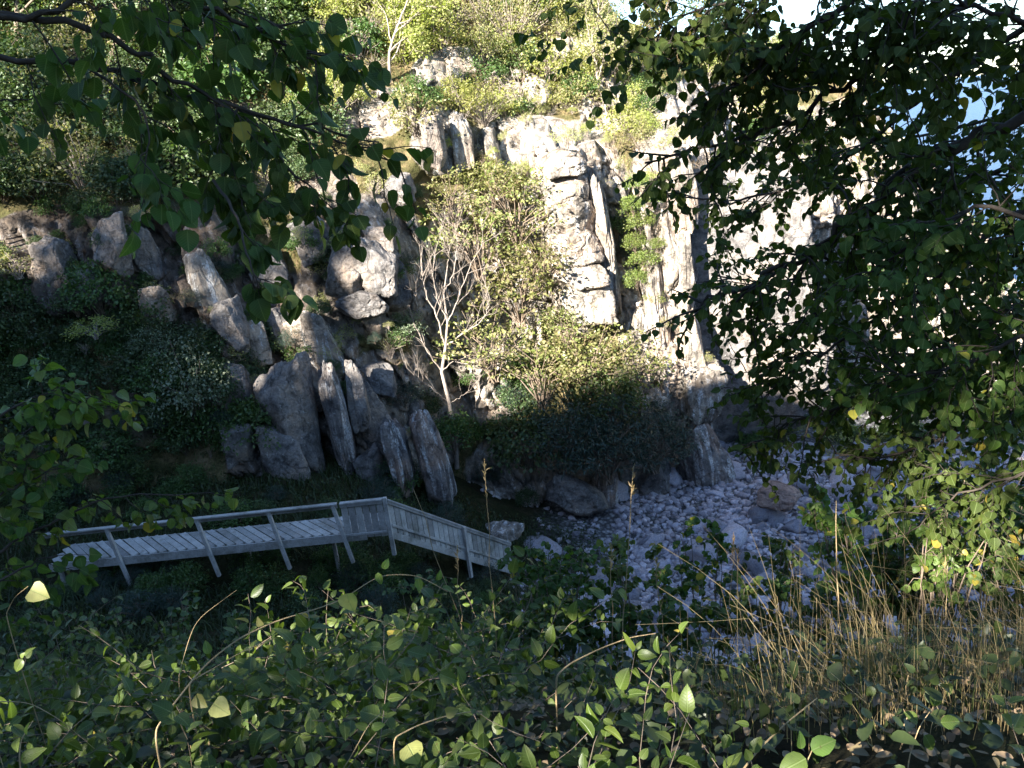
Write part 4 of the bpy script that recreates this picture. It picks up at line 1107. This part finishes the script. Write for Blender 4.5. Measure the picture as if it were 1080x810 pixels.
rng = np.random.default_rng(45)
gr = (5.6, 4.6); rt = empty('large_tree', (gr[0], gr[1], float(ground(*gr))-.3), 'large dark leafy tree hanging over the right half of the view', 'tree')
trunk_of(rt, rt.location, (5.2, 4.9, 19.5), .24)
RL = [
   ([(1560, 0, 4.7), (1330, 60, 4.6), (1200, 90, 4.7), (1080, 122, 4.8), (1010, 150, 5), (950, 187, 5.2), (900, 230, 5.4), (850, 275, 5.6), (785, 305, 5.8), (730, 330, 6)], .05, 24),
   ([(1480, -250, 5), (1200, -160, 5), (980, -60, 5), (900, 0, 5), (853, 27, 5.1), (820, 57, 5.2), (787, 80, 5.3), (755, 125, 5.4)], .03, 20),
   ([(1480, -150, 5), (1250, -110, 5), (1090, -60, 5), (1007, 10, 5.1), (953, 57, 5.2), (907, 82, 5.3), (840, 125, 5.5), (760, 155, 5.7), (680, 172, 5.9)], .035, 26),
   ([(1520, 90, 4.8), (1300, 150, 4.8), (1120, 200, 5), (1060, 230, 5.2), (1000, 290, 5.4), (930, 330, 5.6), (850, 385, 5.8), (800, 410, 6)], .03, 24),
   ([(1530, 200, 4.8), (1300, 260, 4.8), (1140, 300, 5.0), (1060, 330, 5.2), (980, 380, 5.5), (900, 425, 5.8), (830, 445, 6), (780, 480, 6.2)], .028, 24),
   ([(1540, 300, 4.8), (1300, 350, 4.8), (1150, 380, 5), (1070, 430, 5.2), (990, 465, 5.4), (930, 485, 5.6), (880, 478, 5.8)], .022, 20),
   ([(1540, 60, 4.7), (1300, 90, 5.2), (1130, 150, 5.8), (1000, 200, 6.4), (900, 280, 6.8), (820, 300, 7), (750, 290, 7.2)], .03, 24),
   ([(1480, -50, 5), (1250, -20, 5.2), (1090, 20, 5.6), (1000, 80, 6.0), (930, 140, 6.4), (850, 190, 6.8), (780, 215, 7), (700, 205, 7.2)], .03, 22),
   ([(1400, -300, 5), (1050, -160, 5), (860, -50, 5.2), (790, -5, 5.4), (730, 12, 5.5), (690, 40, 5.6)], .02, 14),
   ([(1480, -80, 5), (1250, -40, 4.6), (1110, 40, 4.6), (1047, 13, 4.6), (980, -10, 4.7), (900, 40, 4.8)], .025, 18),
   ([(1520, 140, 4.8), (1280, 200, 4.4), (1120, 250, 4.4), (1040, 210, 4.5), (970, 250, 4.6), (920, 290, 4.7)], .022, 17),
   ([(1520, 200, 4.8), (1280, 280, 4.5), (1110, 340, 4.5), (1030, 380, 4.6), (960, 400, 4.8), (900, 370, 5)], .02, 17),
   ([(1540, 350, 4.8), (1280, 400, 4.4), (1140, 470, 4.5), (1080, 500, 4.6), (1010, 520, 4.8), (960, 560, 5)], .016, 12),
   ([(1540, 0, 5), (1300, 30, 5.4), (1160, 70, 5.6), (1090, 90, 5.8), (1030, 60, 6), (970, 70, 6.2)], .02, 16),
   ([(1540, 100, 5), (1300, 150, 5.4), (1160, 200, 5.8), (1085, 190, 6), (1030, 180, 6.2), (975, 190, 6.4)], .02, 16),
   ([(1540, 200, 5), (1300, 250, 5.4), (1170, 280, 5.8), (1095, 270, 6), (1035, 270, 6.2), (985, 300, 6.4)], .02, 16),
   ([(1540, 200, 5), (1300, 300, 5.2), (1190, 340, 5.4), (1110, 330, 5.6), (1060, 350, 5.8), (1015, 350, 6)], .02, 14),
   ([(1540, 280, 5), (1300, 350, 5.3), (1180, 390, 5.6), (1100, 385, 5.8), (1040, 395, 6), (980, 410, 6.2)], .02, 16),
   ([(1540, 260, 5), (1300, 330, 5.5), (1150, 360, 6), (1060, 390, 6.3), (960, 370, 6.5), (890, 385, 6.8), (830, 370, 7)], .02, 18),
   ([(1540, 40, 5), (1300, 60, 5.6), (1100, 110, 6.2), (960, 150, 6.6), (860, 130, 7), (790, 150, 7.2)], .02, 18),
   ([(1000, -160, 5), (700, -60, 5.2), (617, -5, 5.3), (640, 30, 5.3), (663, 72, 5.3)], .008, 5)]
for q, r_, n in RL:
    leafy_branch(rt, q, r_, L_TREE, 'round', .066, int(n*1.5), .52, M_BARK, nleaf=14, sub=2, droop=.35, t0=.38)

# ------------------------------------------------------------------ slope plants beyond the brink
def shrub_near(px, py, Y, rpx, n, label, mat=L_LIGHT, leaf=.075, group=None, kind='round', name='leafy_shrub', nleaf=9, flat=.7):
    """stems from the ground below, a loose crown of leafy twigs round the place seen at px, py"""
    c = P(px, py, Y); g = float(ground(c[0], c[1])); base = np.array([c[0]+rng.normal()*.15, c[1]+.1, g-.1])
    rad = rpx*Y*1.1/F
    e = empty(name, base, label, 'shrub', group); tb = Tubes(); lv = Leaves(kind); C = c-base
    for i in range(n):
        top_ = C+rdir()[0]*np.array([1, .8, flat])*rad*.75
        mid = top_*.5+rng.normal(size=3)*.08
        t = np.linspace(0, 1, 10)[:, None]; pts = 2*t*(1-t)*mid+t*t*top_; pts[1:-1] += rng.normal(size=(8, 3))*.012
        tb.add(pts, np.linspace(.011, .003, 10), 5)
        for k in range(8):
            q0 = pts[-1-int(rng.integers(0, 4))]; e_ = rdir()[0]; e_[2] = e_[2]*.5+.1
            L = rad*rng.uniform(.25, .75); q2 = q0+e_*L-np.array([0, 0, .1*L]); q = np.array([q0, q0+e_*L*.5+np.array([0, 0, .04]), q2])
            tb.add(q, [.003, .0024, .0014], 3)
            t = rng.uniform(.1, 1, nleaf)[:, None]; pos = q[0]+(q[2]-q[0])*t
            lv.add(pos, e_*.5+rdir(nleaf)*.8+np.array([0, 0, -.4]), rdir(nleaf)*.6+np.array([0, -.2, 1]), leaf*rng.uniform(.55, 1.2, nleaf))
    m = tb.mesh('stems'); m.materials.append(M_TWIG); link('stems', m, None, e); link('leaves', lv.mesh('leaves', mat), None, e)
    return e
rng = np.random.default_rng(46)
shrub_near(585, 600, 9.0, 48, 14, 'green leafy shrub covering the lower end of the ramp', mat=L_LEFT)
shrub_near(557, 590, 9.5, 30, 10, 'small dark shrub at the very end of the ramp', mat=L_LEFT)
shrub_near(1050, 478, 7.2, 66, 14, 'dark shrub rising under the lowest branches at the right edge', mat=L_LEFT)
shrub_near(965, 505, 8.2, 46, 10, 'dark shrub in front of the upper right of the beach', mat=L_LEFT)
shrub_near(560, 640, 8.0, 40, 10, 'dark leafy shrub standing below the end of the ramp', mat=L_LEFT)
shrub_near(630, 630, 8.2, 40, 9, 'dark leafy shrub between the ramp shrubs and the stone beach', mat=L_LEFT)
shrub_near(665, 585, 8.5, 38, 8, 'leafy shrub left of the stone beach with arching twigs', mat=L_LIGHT)
shrub_near(735, 560, 8.5, 34, 6, 'thin leafy shrub before the centre of the beach', mat=L_LEFT)
shrub_near(765, 625, 7.5, 34, 6, 'thin leafy shrub at the left end of the dry grass', mat=L_LIGHT)
shrub_near(690, 660, 7.5, 34, 7, 'low leafy shrub at the near edge of the beach', mat=L_LEFT)
shrub_near(705, 615, 8.0, 26, 5, 'small bright leafed shrub in front of the stone beach', mat=L_LIGHT)
shrub_near(800, 580, 9.0, 46, 10, 'dark leafy shrub standing before the middle of the beach', mat=L_LEFT)
shrub_near(885, 535, 7.0, 40, 9, 'thin shrub with bent twigs before the right of the beach', mat=L_LIGHT)
shrub_near(850, 610, 8.0, 44, 9, 'dark leafy shrub rising behind the left part of the dry grass', mat=L_LEFT)
shrub_near(930, 560, 7.5, 40, 9, 'mid green shrub under the tips of the right branches', mat=L_LEFT)
shrub_near(1015, 525, 5.6, 54, 12, 'bright green sunlit shrub under the right tree', mat=L_LIGHT, leaf=.062)
shrub_near(1075, 575, 6.0, 64, 14, 'dense leafy shrub at the right edge under the tree', mat=L_LEFT)
shrub_near(975, 595, 7.5, 60, 14, 'dark shrub standing behind the dry grass', mat=L_LEFT)
shrub_near(900, 640, 7.0, 40, 4, 'low dark shrub at the left end of the tall dry grass', mat=L_LEFT)
for (px, py) in ((440, 640), (500, 655), (380, 650), (320, 655), (250, 650), (180, 650), (100, 650), (40, 640)):
    shrub_near(px, py+rng.normal()*6, random.uniform(7, 10), 34, 5, 'dim green shrub on the steep bank below the walkway', mat=L_MID, leaf=.07, group='dim shrubs on the bank below the walkway', nleaf=6)

# ------------------------------------------------------------------ undergrowth on the floor of the gully and round the walkway (nobody could count it)
def tuft_mass(name, n, area, h, wid, mat, curve=.5, ok=None):
    if callable(area): x, y = area(n); z = ground(x, y)
    else: x, y, z = area.T
    if ok is not None:
        k = ok(x, y); x, y, z = x[k], y[k], z[k]
    n = len(x); hh = h*rng.uniform(.4, 1.2, n); th = rng.uniform(0, 2*PI, n)
    lx, ly = np.cos(th)*curve*hh*rng.uniform(.2, 1.2, n), np.sin(th)*curve*hh*rng.uniform(.2, 1.2, n)
    px_, py_ = -np.sin(th)*wid/2, np.cos(th)*wid/2
    rows = []
    for t in (0, .35, .7, 1.0):
        cx, cy, cz = x+lx*t*t, y+ly*t*t, z-.03+hh*(t-.35*t*t*curve)
        k = 1-t*.92
        rows += [np.stack([cx-px_*k, cy-py_*k, cz], -1), np.stack([cx+px_*k, cy+py_*k, cz], -1)]
    V = np.stack(rows, 1).reshape(-1, 3)
    q = np.array([0, 1, 3, 2, 2, 3, 5, 4, 4, 5, 7, 6])
    L = (q[None]+(np.arange(n)*8)[:, None]).ravel()
    me = np_mesh(name, V, L, np.arange(0, len(L), 4), True); me.materials.append(mat)
    return tag(link(name, me), kind='stuff')
def deck_clear(x, y):
    px, py = (x-A0.x)*dl.x+(y-A0.y)*dl.y, (x-A0.x)*nb.x+(y-A0.y)*nb.y
    on = (px > -.3) & (px < LEN+.3) & (py > -.1) & (py < WID+.1)
    qx, qy = (x-rp0.x)*rf.x+(y-rp0.y)*rf.y, (x-rp0.x)*rn.x+(y-rp0.y)*rn.y
    return ~(on | ((qx > -.2) & (qx < 5) & (qy > -.15) & (qy < 1.2)))
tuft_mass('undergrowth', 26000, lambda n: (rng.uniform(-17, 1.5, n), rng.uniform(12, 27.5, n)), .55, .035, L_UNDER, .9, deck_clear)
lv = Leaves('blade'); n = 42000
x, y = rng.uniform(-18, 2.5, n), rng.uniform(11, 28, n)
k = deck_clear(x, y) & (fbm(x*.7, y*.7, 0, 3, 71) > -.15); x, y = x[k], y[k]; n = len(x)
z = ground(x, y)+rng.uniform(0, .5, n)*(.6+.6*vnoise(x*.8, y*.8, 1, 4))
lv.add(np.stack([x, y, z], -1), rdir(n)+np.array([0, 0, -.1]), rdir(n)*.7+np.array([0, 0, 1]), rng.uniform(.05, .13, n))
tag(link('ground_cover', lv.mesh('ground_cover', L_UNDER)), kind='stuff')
# low growth on the turf of the slope
lv = Leaves('blade'); pts = []
cf = CV[:350:1]; idx = rng.integers(0, cf.shape[0]*cf.shape[1], 120000)
pp = cf.reshape(-1, 3)[idx]; rr = RM.ravel()[idx]
q = (rr < .45) & (pp[:, 2] > 2) & (fbm(pp[:, 0]*.6, pp[:, 2]*.6, 0, 3, 91) > -.1); pp = pp[q]; n = len(pp)
pp = pp+np.array([0, -.03, 0])
dry = fbm(pp[:, 0]*.5, pp[:, 2]*.5, 4, 3, 93)+.25*rng.normal(size=n) > .05
tuft_mass('turf_grass', 0, pp[dry], .34, .03, M_STRAW, 1.0)
tuft_mass('turf_grass', 0, pp[~dry], .3, .035, L_MID, 1.0)
# ------------------------------------------------------------------ the thicket at the viewer's feet
rng = np.random.default_rng(47)
def vine_stem(tb, lv, p, d, L, r, leaf, step, up=.0, follow=.5, pairs=True, droop=-.1, stalk=.3):
    m = max(4, int(L/.07)); pts = [np.array(p, float)]; d = np.array(d, float)
    for i in range(m):
        q = pts[-1]; hh = q[2]-float(ground(q[0], q[1]))
        d = d+rng.normal(size=3)*.16+np.array([0, 0, follow*(.35-hh)*.4+up*(1-2.2*i/m)]); d /= np.linalg.norm(d)
        pts.append(q+d*L/m)
    pts = np.array(pts); tb.add(pts, np.linspace(r, r*.45, m+1), 4)
    s = 0; k = int(L/step)
    for i in range(k):
        t = (i+.6)/k*m; j = min(m-1, int(t)); b = pts[j]+(pts[j+1]-pts[j])*(t-j); ax = pts[j+1]-pts[j]; ax /= np.linalg.norm(ax)
        sd = np.cross(ax, rdir()[0]); sd /= np.linalg.norm(sd)
        for sg in ((1, -1) if pairs else (1,)):
            if rng.random() < .12: continue
            ld = sd*sg+ax*.35+np.array([0, 0, .15])+rng.normal(size=3)*.25; ld /= np.linalg.norm(ld)
            z = leaf*rng.uniform(.5, 1.15)
            lv.add(b+ld*z*.15, ld, np.array([0, -.15, 1.])+rng.normal(size=3)*.5, z)
    return pts
# the mass of leaves
lv = Leaves('ovate'); tb = Tubes()
def near_spot():
    while True:
        x, y = random.uniform(-3.6, 3.6), random.uniform(1.15, 6.0)
        g = float(ground(x, y)); px, py = proj(np.array([x, y, g+.5]))
        if not(-80 < px < 1160 and py < 860): continue
        if py < np.interp(px, [0, 300, 480, 570, 640, 760, 900, 1100], [612, 630, 645, 690, 712, 722, 770, 790])-random.uniform(0, 12): continue
        if px > 860 and random.random() < .6: continue
        return x, y, g
for i in range(1000):
    x, y, g = near_spot()
    a = random.uniform(0, 6.28)
    vine_stem(tb, lv, (x, y, g+random.uniform(0, .42 if y > 2.2 else .3)), (math.cos(a), math.sin(a)*.6, .4 if y > 2.3 else .15), random.uniform(.25, .6), .0016, random.choice((.042, .052, .062)), .048, follow=.8)
link_ = link('ground_cover', lv.mesh('ground_cover', L_VINE)); tag(link_, kind='stuff')
m = tb.mesh('ground_cover_stems'); m.materials.append(M_TWIG); tag(link('undergrowth_stems', m), kind='stuff')
# litter of leaves lower down so the floor of the thicket is not bare
lv = Leaves('ovate'); n = 9000
x, y = rng.uniform(-4, 4, n), rng.uniform(1, 6.5, n)
z = ground(x, y)+rng.uniform(0.0, .3, n)
lv.add(np.stack([x, y, z], -1), rdir(n), rdir(n)*.6+np.array([0, 0, 1]), rng.uniform(.03, .07, n))
tag(link('leaf_litter', lv.mesh('leaf_litter', L_UNDER)), kind='stuff')

lv = Leaves('ovate'); n = 7000
x, y = rng.uniform(-3, 4.5, n), rng.uniform(1, 5.5, n)
lv.add(np.stack([x, y, ground(x, y)+rng.uniform(.01, .06, n)], -1), rdir(n)*np.array([1, 1, .2]), rdir(n)*.5+np.array([0, 0, 1]), rng.uniform(.02, .055, n))
tag(link('leaf_litter', lv.mesh('leaf_litter', L_DRY)), kind='stuff')
def vine(px_list, r, label, leaves, mat=L_LIGHT, leafsize=.055):
    pts = np.array([P(*q) for q in px_list]); n = len(pts)
    t = np.linspace(0, n-1, n*6); sp = np.stack([np.interp(t, np.arange(n), pts[:, i]) for i in range(3)], -1)
    for _ in range(4): sp[1:-1] = (sp[:-2]+2*sp[1:-1]+sp[2:])/4
    b = sp[0].copy(); e = empty('vine', b, label, 'vine')
    g = float(ground(b[0], b[1]))
    if b[2] > g: sp = np.concatenate([[[b[0]-.03, b[1]+.02, g-.03]], [[b[0]-.01, b[1], (g+b[2])/2]], sp])
    q_ = np.linspace(0, 1, len(sp)*3); sp = np.stack([np.interp(q_, np.linspace(0, 1, len(sp)), sp[:, i]) for i in range(3)], -1)
    for _ in range(12): sp[1:-1] = (sp[:-2]+2*sp[1:-1]+sp[2:])/4
    tb = Tubes(); tb.add(sp-b, np.linspace(r, r*.4, len(sp)), 6)
    m = tb.mesh('stem'); m.materials.append(M_VINE); link('stem', m, None, e)
    for (px, py, Y, s, ang, mt) in leaves:
        l2 = Leaves('heart' if mt is L_PALE else 'ovate'); a = R(ang)
        d = M3 @ np.array([math.cos(a), math.sin(a), .1]); nn = M3 @ np.array([rng.normal()*.3, .35+rng.normal()*.2, .8])
        l2.add(P(px, py, Y)-b, d, nn, s); link('leaf', l2.mesh('leaf', mt, .1), None, e)
    return e
vine([(160, 775, 1.9), (185, 740, 2.0), (215, 702, 2.1), (250, 674, 2.15), (290, 655, 2.2), (335, 642, 2.25), (362, 632, 2.3), (400, 606, 2.35), (440, 606, 2.4), (472, 624, 2.4)], .0028,
     'long tan vine arching from lower left up to the yellow heart leaf', [(366, 626, 2.29, .062, -75, L_PALE), (404, 600, 2.34, .036, 60, L_LIGHT), (398, 604, 2.35, .04, -70, L_LIGHT), (276, 660, 2.18, .03, 120, L_PALE), (441, 610, 2.39, .04, -80, L_LIGHT), (462, 612, 2.4, .034, 75, L_LIGHT), (220, 690, 2.1, .04, 100, L_LIGHT)])
vine([(195, 722, 2.05), (225, 705, 2.1), (250, 690, 2.1), (285, 674, 2.15), (315, 668, 2.2)], .0022, 'short tan vine running beside the long arching one',
     [(318, 664, 2.2, .04, 40, L_LIGHT), (290, 672, 2.15, .04, -40, L_LIGHT), (322, 670, 2.2, .03, -20, L_LIGHT), (205, 735, 2.05, .05, -35, L_PALE), (225, 742, 2.05, .06, -30, L_PALE)])
vine([(412, 780, 1.75), (440, 765, 1.8), (470, 755, 1.85), (500, 750, 1.9), (528, 750, 1.95)], .0024, 'tan vine in the lower middle with one pale oval leaf', [(470, 752, 1.85, .036, 15, L_PALE)])
vine([(350, 830, 1.7), (372, 795, 1.72), (388, 765, 1.75), (402, 752, 1.8)], .002, 'thin upright vine with small paired leaves in the lower middle', [(392, 768, 1.75, .035, 20, L_LIGHT), (388, 768, 1.75, .035, 160, L_LIGHT), (405, 750, 1.8, .03, 60, L_LIGHT), (430, 785, 1.75, .06, -60, L_PALE)])
vine([(585, 715, 2.2), (600, 700, 2.25), (635, 683, 2.3), (665, 672, 2.35), (692, 668, 2.4)], .0034, 'thick tan vine pointing at the big white beach stone', [(640, 690, 2.3, .04, -60, L_LIGHT), (672, 685, 2.35, .03, 70, L_LIGHT)])
vine([(770, 830, 1.7), (800, 790, 1.75), (830, 762, 1.8), (862, 736, 1.85)], .0036, 'stout brown vine rising at the bottom right of centre', [(790, 765, 1.8, .034, 160, L_LIGHT), (770, 775, 1.8, .04, -120, L_LIGHT)])
vine([(840, 850, 1.5), (850, 805, 1.52), (862, 780, 1.55)], .0024, 'vine with large pale leaves at the bottom edge', [(850, 800, 1.52, .07, 205, L_VINE), (856, 792, 1.52, .06, 30, L_LIGHT), (845, 790, 1.53, .04, 95, L_LIGHT)])
vine([(955, 850, 1.8), (958, 800, 1.85), (970, 765, 1.9), (985, 745, 1.95)], .0022, 'upright vine with dark oval leaves among the dry grass', [(968, 762, 1.9, .05, 140, L_LIGHT), (985, 745, 1.95, .05, 80, L_VINE), (992, 762, 1.9, .06, 5, L_VINE), (975, 775, 1.88, .05, -60, L_VINE)])
vine([(25, 840, 1.7), (20, 800, 1.72), (22, 780, 1.75), (35, 760, 1.8)], .0024, 'vine at the bottom left corner with a bright curled leaf', [(22, 802, 1.72, .06, 30, L_LIGHT), (28, 775, 1.75, .03, 90, L_LIGHT)])
vine([(-20, 740, 2.0), (30, 740, 2.0), (65, 760, 2.0), (100, 790, 2.0)], .0016, 'thin tan tendril looping over the lower left leaves', [(60, 755, 2.0, .03, 60, L_VINE)])
vine([(250, 622, 2.9), (205, 655, 2.8), (186, 720, 2.6)][::-1], .0016, 'thin vine standing up in the middle of the left leaves', [(195, 707, 2.65, .03, 40, L_LIGHT), (192, 708, 2.65, .03, 160, L_LIGHT)])
vine([(5, 650, 2.6), (15, 630, 2.6), (30, 618, 2.6)], .002, 'vine at the left edge ending in a whitish leaf', [(32, 622, 2.6, .07, -20, L_PALE)])

# ------------------------------------------------------------------ dry grass
def dry_grass(name, n, spot, hmin, hmax, wid, mat):
    V, L, S = [], [], []; nv = 0
    x, y = spot(n); g = ground(x, y); n = len(x)
    hh = rng.uniform(hmin, hmax, n)*(.75+.5*np.abs(fbm(x*3, y*3, 0, 2, 15))); th = rng.uniform(0, 2*PI, n)
    lean = rng.uniform(.05, .85, n)**1.4*hh; kink = rng.random(n) < .4
    pw = rng.uniform(1.4, 3, n)
    lx, ly = np.cos(th)*lean, np.sin(th)*lean
    vx, vy = np.ones(n)*wid/2, np.zeros(n)
    rows = []
    for t in (0, .2, .4, .6, .75, .88, 1.0):
        s = t**pw
        cz = g-.03+hh*(t-np.where(kink, 1.1*np.maximum(0, t-.6), .12*t*t*lean/hh))
        k = 1-t*.75
        rows += [np.stack([x+lx*s-vx*k, y+ly*s-vy*k, cz], -1), np.stack([x+lx*s+vx*k, y+ly*s+vy*k+.3*wid, cz], -1)]
    V = np.stack(rows, 1).reshape(-1, 3); q = np.concatenate([[2*i, 2*i+1, 2*i+3, 2*i+2] for i in range(6)])
    L = (q[None]+(np.arange(n)*14)[:, None]).ravel()
    me = np_mesh(name, V, L, np.arange(0, len(L), 4), True); me.materials.append(mat)
    return tag(link(name, me), kind='stuff')
def grass_spot(n):
    cx, cy = [], []
    while len(cx) < n:
        x, y = random.uniform(.4, 4.2), random.uniform(2.1, 5.2)
        px, py = proj(np.array([x, y, float(ground(x, y))]))
        if px < 690 or px > 1160 or py > 800: continue
        if random.random() > smooth(690, 900, np.array(px))*.9+.1: continue
        k = random.randint(5, 16)
        for _ in range(k): cx.append(x+random.gauss(0, .06)); cy.append(y+random.gauss(0, .06))
    return np.array(cx[:n]), np.array(cy[:n])
dry_grass('grass', 1500, grass_spot, .22, .84, .0032, M_STRAW)
dry_grass('grass', 1600, grass_spot, .1, .3, .0032, M_STRAW)
M_GREENGRASS = leaf_mat('green_grass', [(.07, .10, .025), (.11, .13, .04), (.16, .16, .06)], trans=.3)
dry_grass('grass', 1500, grass_spot, .15, .42, .004, M_GREENGRASS)
dry_grass('grass', 500, lambda n: (rng.uniform(.3, 3.4, n), rng.uniform(2.6, 4.6, n)), .2, .5, .0035, M_STRAW)
def stalk(px, py0, py1, Y, lean, label, head=True, r=.0026):
    b = P(px, py0, Y); t = P(px+lean, py1, Y); g = float(ground(b[0], b[1]))
    o = np.array([b[0], b[1], min(g, b[2])-.02]); e = empty('dry_stalk', o, label, 'stalk')
    pts = np.array([o+(t-o)*k for k in np.linspace(0, 1, 9)])-o; pts[1:-1] += rng.normal(size=(7, 3))*.006
    tb = Tubes(); tb.add(pts, np.linspace(r, r*.45, 9), 5)
    m = tb.mesh('stem'); m.materials.append(M_VINE); link('stem', m, None, e)
    if head:
        l2 = Leaves('needle'); L = np.linalg.norm(pts[-1]); n = 26; k = rng.uniform(.86, 1.0, n)[:, None]
        l2.add(pts[-1]*k, rdir(n)*.6+np.array([0, 0, 1]), rdir(n), rng.uniform(.015, .035, n)); link('seed_head', l2.mesh('seed_head', M_STRAW), None, e)
    return e
stalk(650, 700, 492, 3.2, 18, 'tallest dry stalk in front of the stone beach', r=.003)
stalk(510, 640, 486, 3.4, 1, 'straight upright dry stalk in front of the ramp')
stalk(508, 648, 516, 3.3, -72, 'slanting dry stalk crossing in front of the ramp', head=False)
stalk(470, 640, 575, 3.3, 12, 'short bent dry stalk below the walkway corner')
stalk(640, 690, 575, 3.3, 5, 'dry stalk just left of the tallest one')
stalk(700, 680, 590, 3.4, -8, 'thin dry stalk in front of the flat bluish stone')
stalk(760, 670, 565, 3.6, 14, 'dry stalk in front of the middle of the beach')
stalk(782, 665, 580, 3.6, -4, 'thin stalk beside the dry one in the middle of the beach')
stalk(886, 620, 528, 4.5, -4, 'forked reddish dry stalk before the right of the beach', r=.006, head=False)
stalk(1000, 660, 590, 3.4, -3, 'dry stalk standing in the tallest clump of grass at the right')
stalk(950, 760, 712, 2.1, 8, 'broken dry stalk folded over at the lower right', head=False)

# ------------------------------------------------------------------ unseen tree crowns behind the viewer, added where they shade the gully
rng = np.random.default_rng(48)
lv = Leaves('blade'); tb = Tubes()
def crown(u, w_, a, r, n, leaf=.55, hz=1.0):
    c = from_sun(np.array(u), np.array(float(a)), np.array(w_)); q = rng.normal(size=(n, 3)); q /= np.linalg.norm(q, axis=1)[:, None]
    q *= (rng.random(n)**.4)[:, None]*np.array([1, 1, hz])*r
    lv.add(c+q, rdir(n), rdir(n), leaf*rng.uniform(.6, 1.3, n))
    g = float(ground(c[0], c[1])); 
    if rng.random() < .3 and (a > 25 or not -3.3 < u < 3.5): tb.add(np.array([(c[0], c[1], g-.5), (c[0]+.2, c[1], (g+c[2])/2), tuple(c)]), [.3, .22, .1], 6)
for k in range(40):      # crowns added along the crest for broken shade over the left slope
    u = rng.uniform(-36, -23.4); t = np.interp(u, [-34, -29, -27, -25, -23.2], [29, 26.5, 23.5, 20.5, 18])
    crown(u, rng.uniform(16.5, t), 36+rng.uniform(-4, 6), rng.uniform(1.1, 1.9), 150, .45)
for k in range(12):
    u = -21.5+k*1.1; crown(u, np.interp(u, W_U, W_W)-1.2+rng.normal()*.4, 37, 1.6, 260)
# unseen crowns over the viewer's shoulder, added to shade the near branches
for k in range(150):
    u = rng.uniform(-7.5, 5); crown(u, rng.uniform(16.0, 23) if u > -3 else rng.uniform(15.4, 21), 9+rng.uniform(-2, 4), 1.0, 130, .32)
for k in range(44):
    u = rng.uniform(-4, 4.5); crown(u, rng.uniform(15.7, 18), 9+rng.uniform(-2, 4), .75, 90, .28)
for k in range(44):      # unseen leaf clumps behind the viewer, added to dapple the foreground
    u = rng.uniform(-6.5, -2.5); crown(u, rng.uniform(11.5, 15.2), 5.5+rng.uniform(-1, 2), .6, 90, .16)
for k in range(58):
    u = rng.uniform(-2.7, -1.3); crown(u, rng.uniform(12.2, 15.4), 5.5+rng.uniform(-1, 2), .42, 50, .14)
for k in range(24):
    u = rng.uniform(-1.4, 1.5); crown(u, rng.uniform(13, 15.2), 5.5+rng.uniform(-1, 2), .3, 30, .13)
for k in range(10):
    u = rng.uniform(-1.3, 3); crown(u, 13.2+rng.normal()*.3, 5.5+rng.uniform(-1, 2), .5, 60, .16)
for k in range(15):       # unseen crowns added on the crest to shade the outcrop by the bare tree
    crown(-22.2+rng.normal()*.45, rng.uniform(19.8, 23.6), 36+rng.normal(), .7, 130, .35)
m = lv.mesh('unseen_shade_foliage', L_MID); tag(link('unseen_shade_foliage', m), kind='stuff')
m = tb.mesh('unseen_shade_trunks'); m.materials.append(M_BARK); tag(link('unseen_shade_trunks', m), kind='stuff')
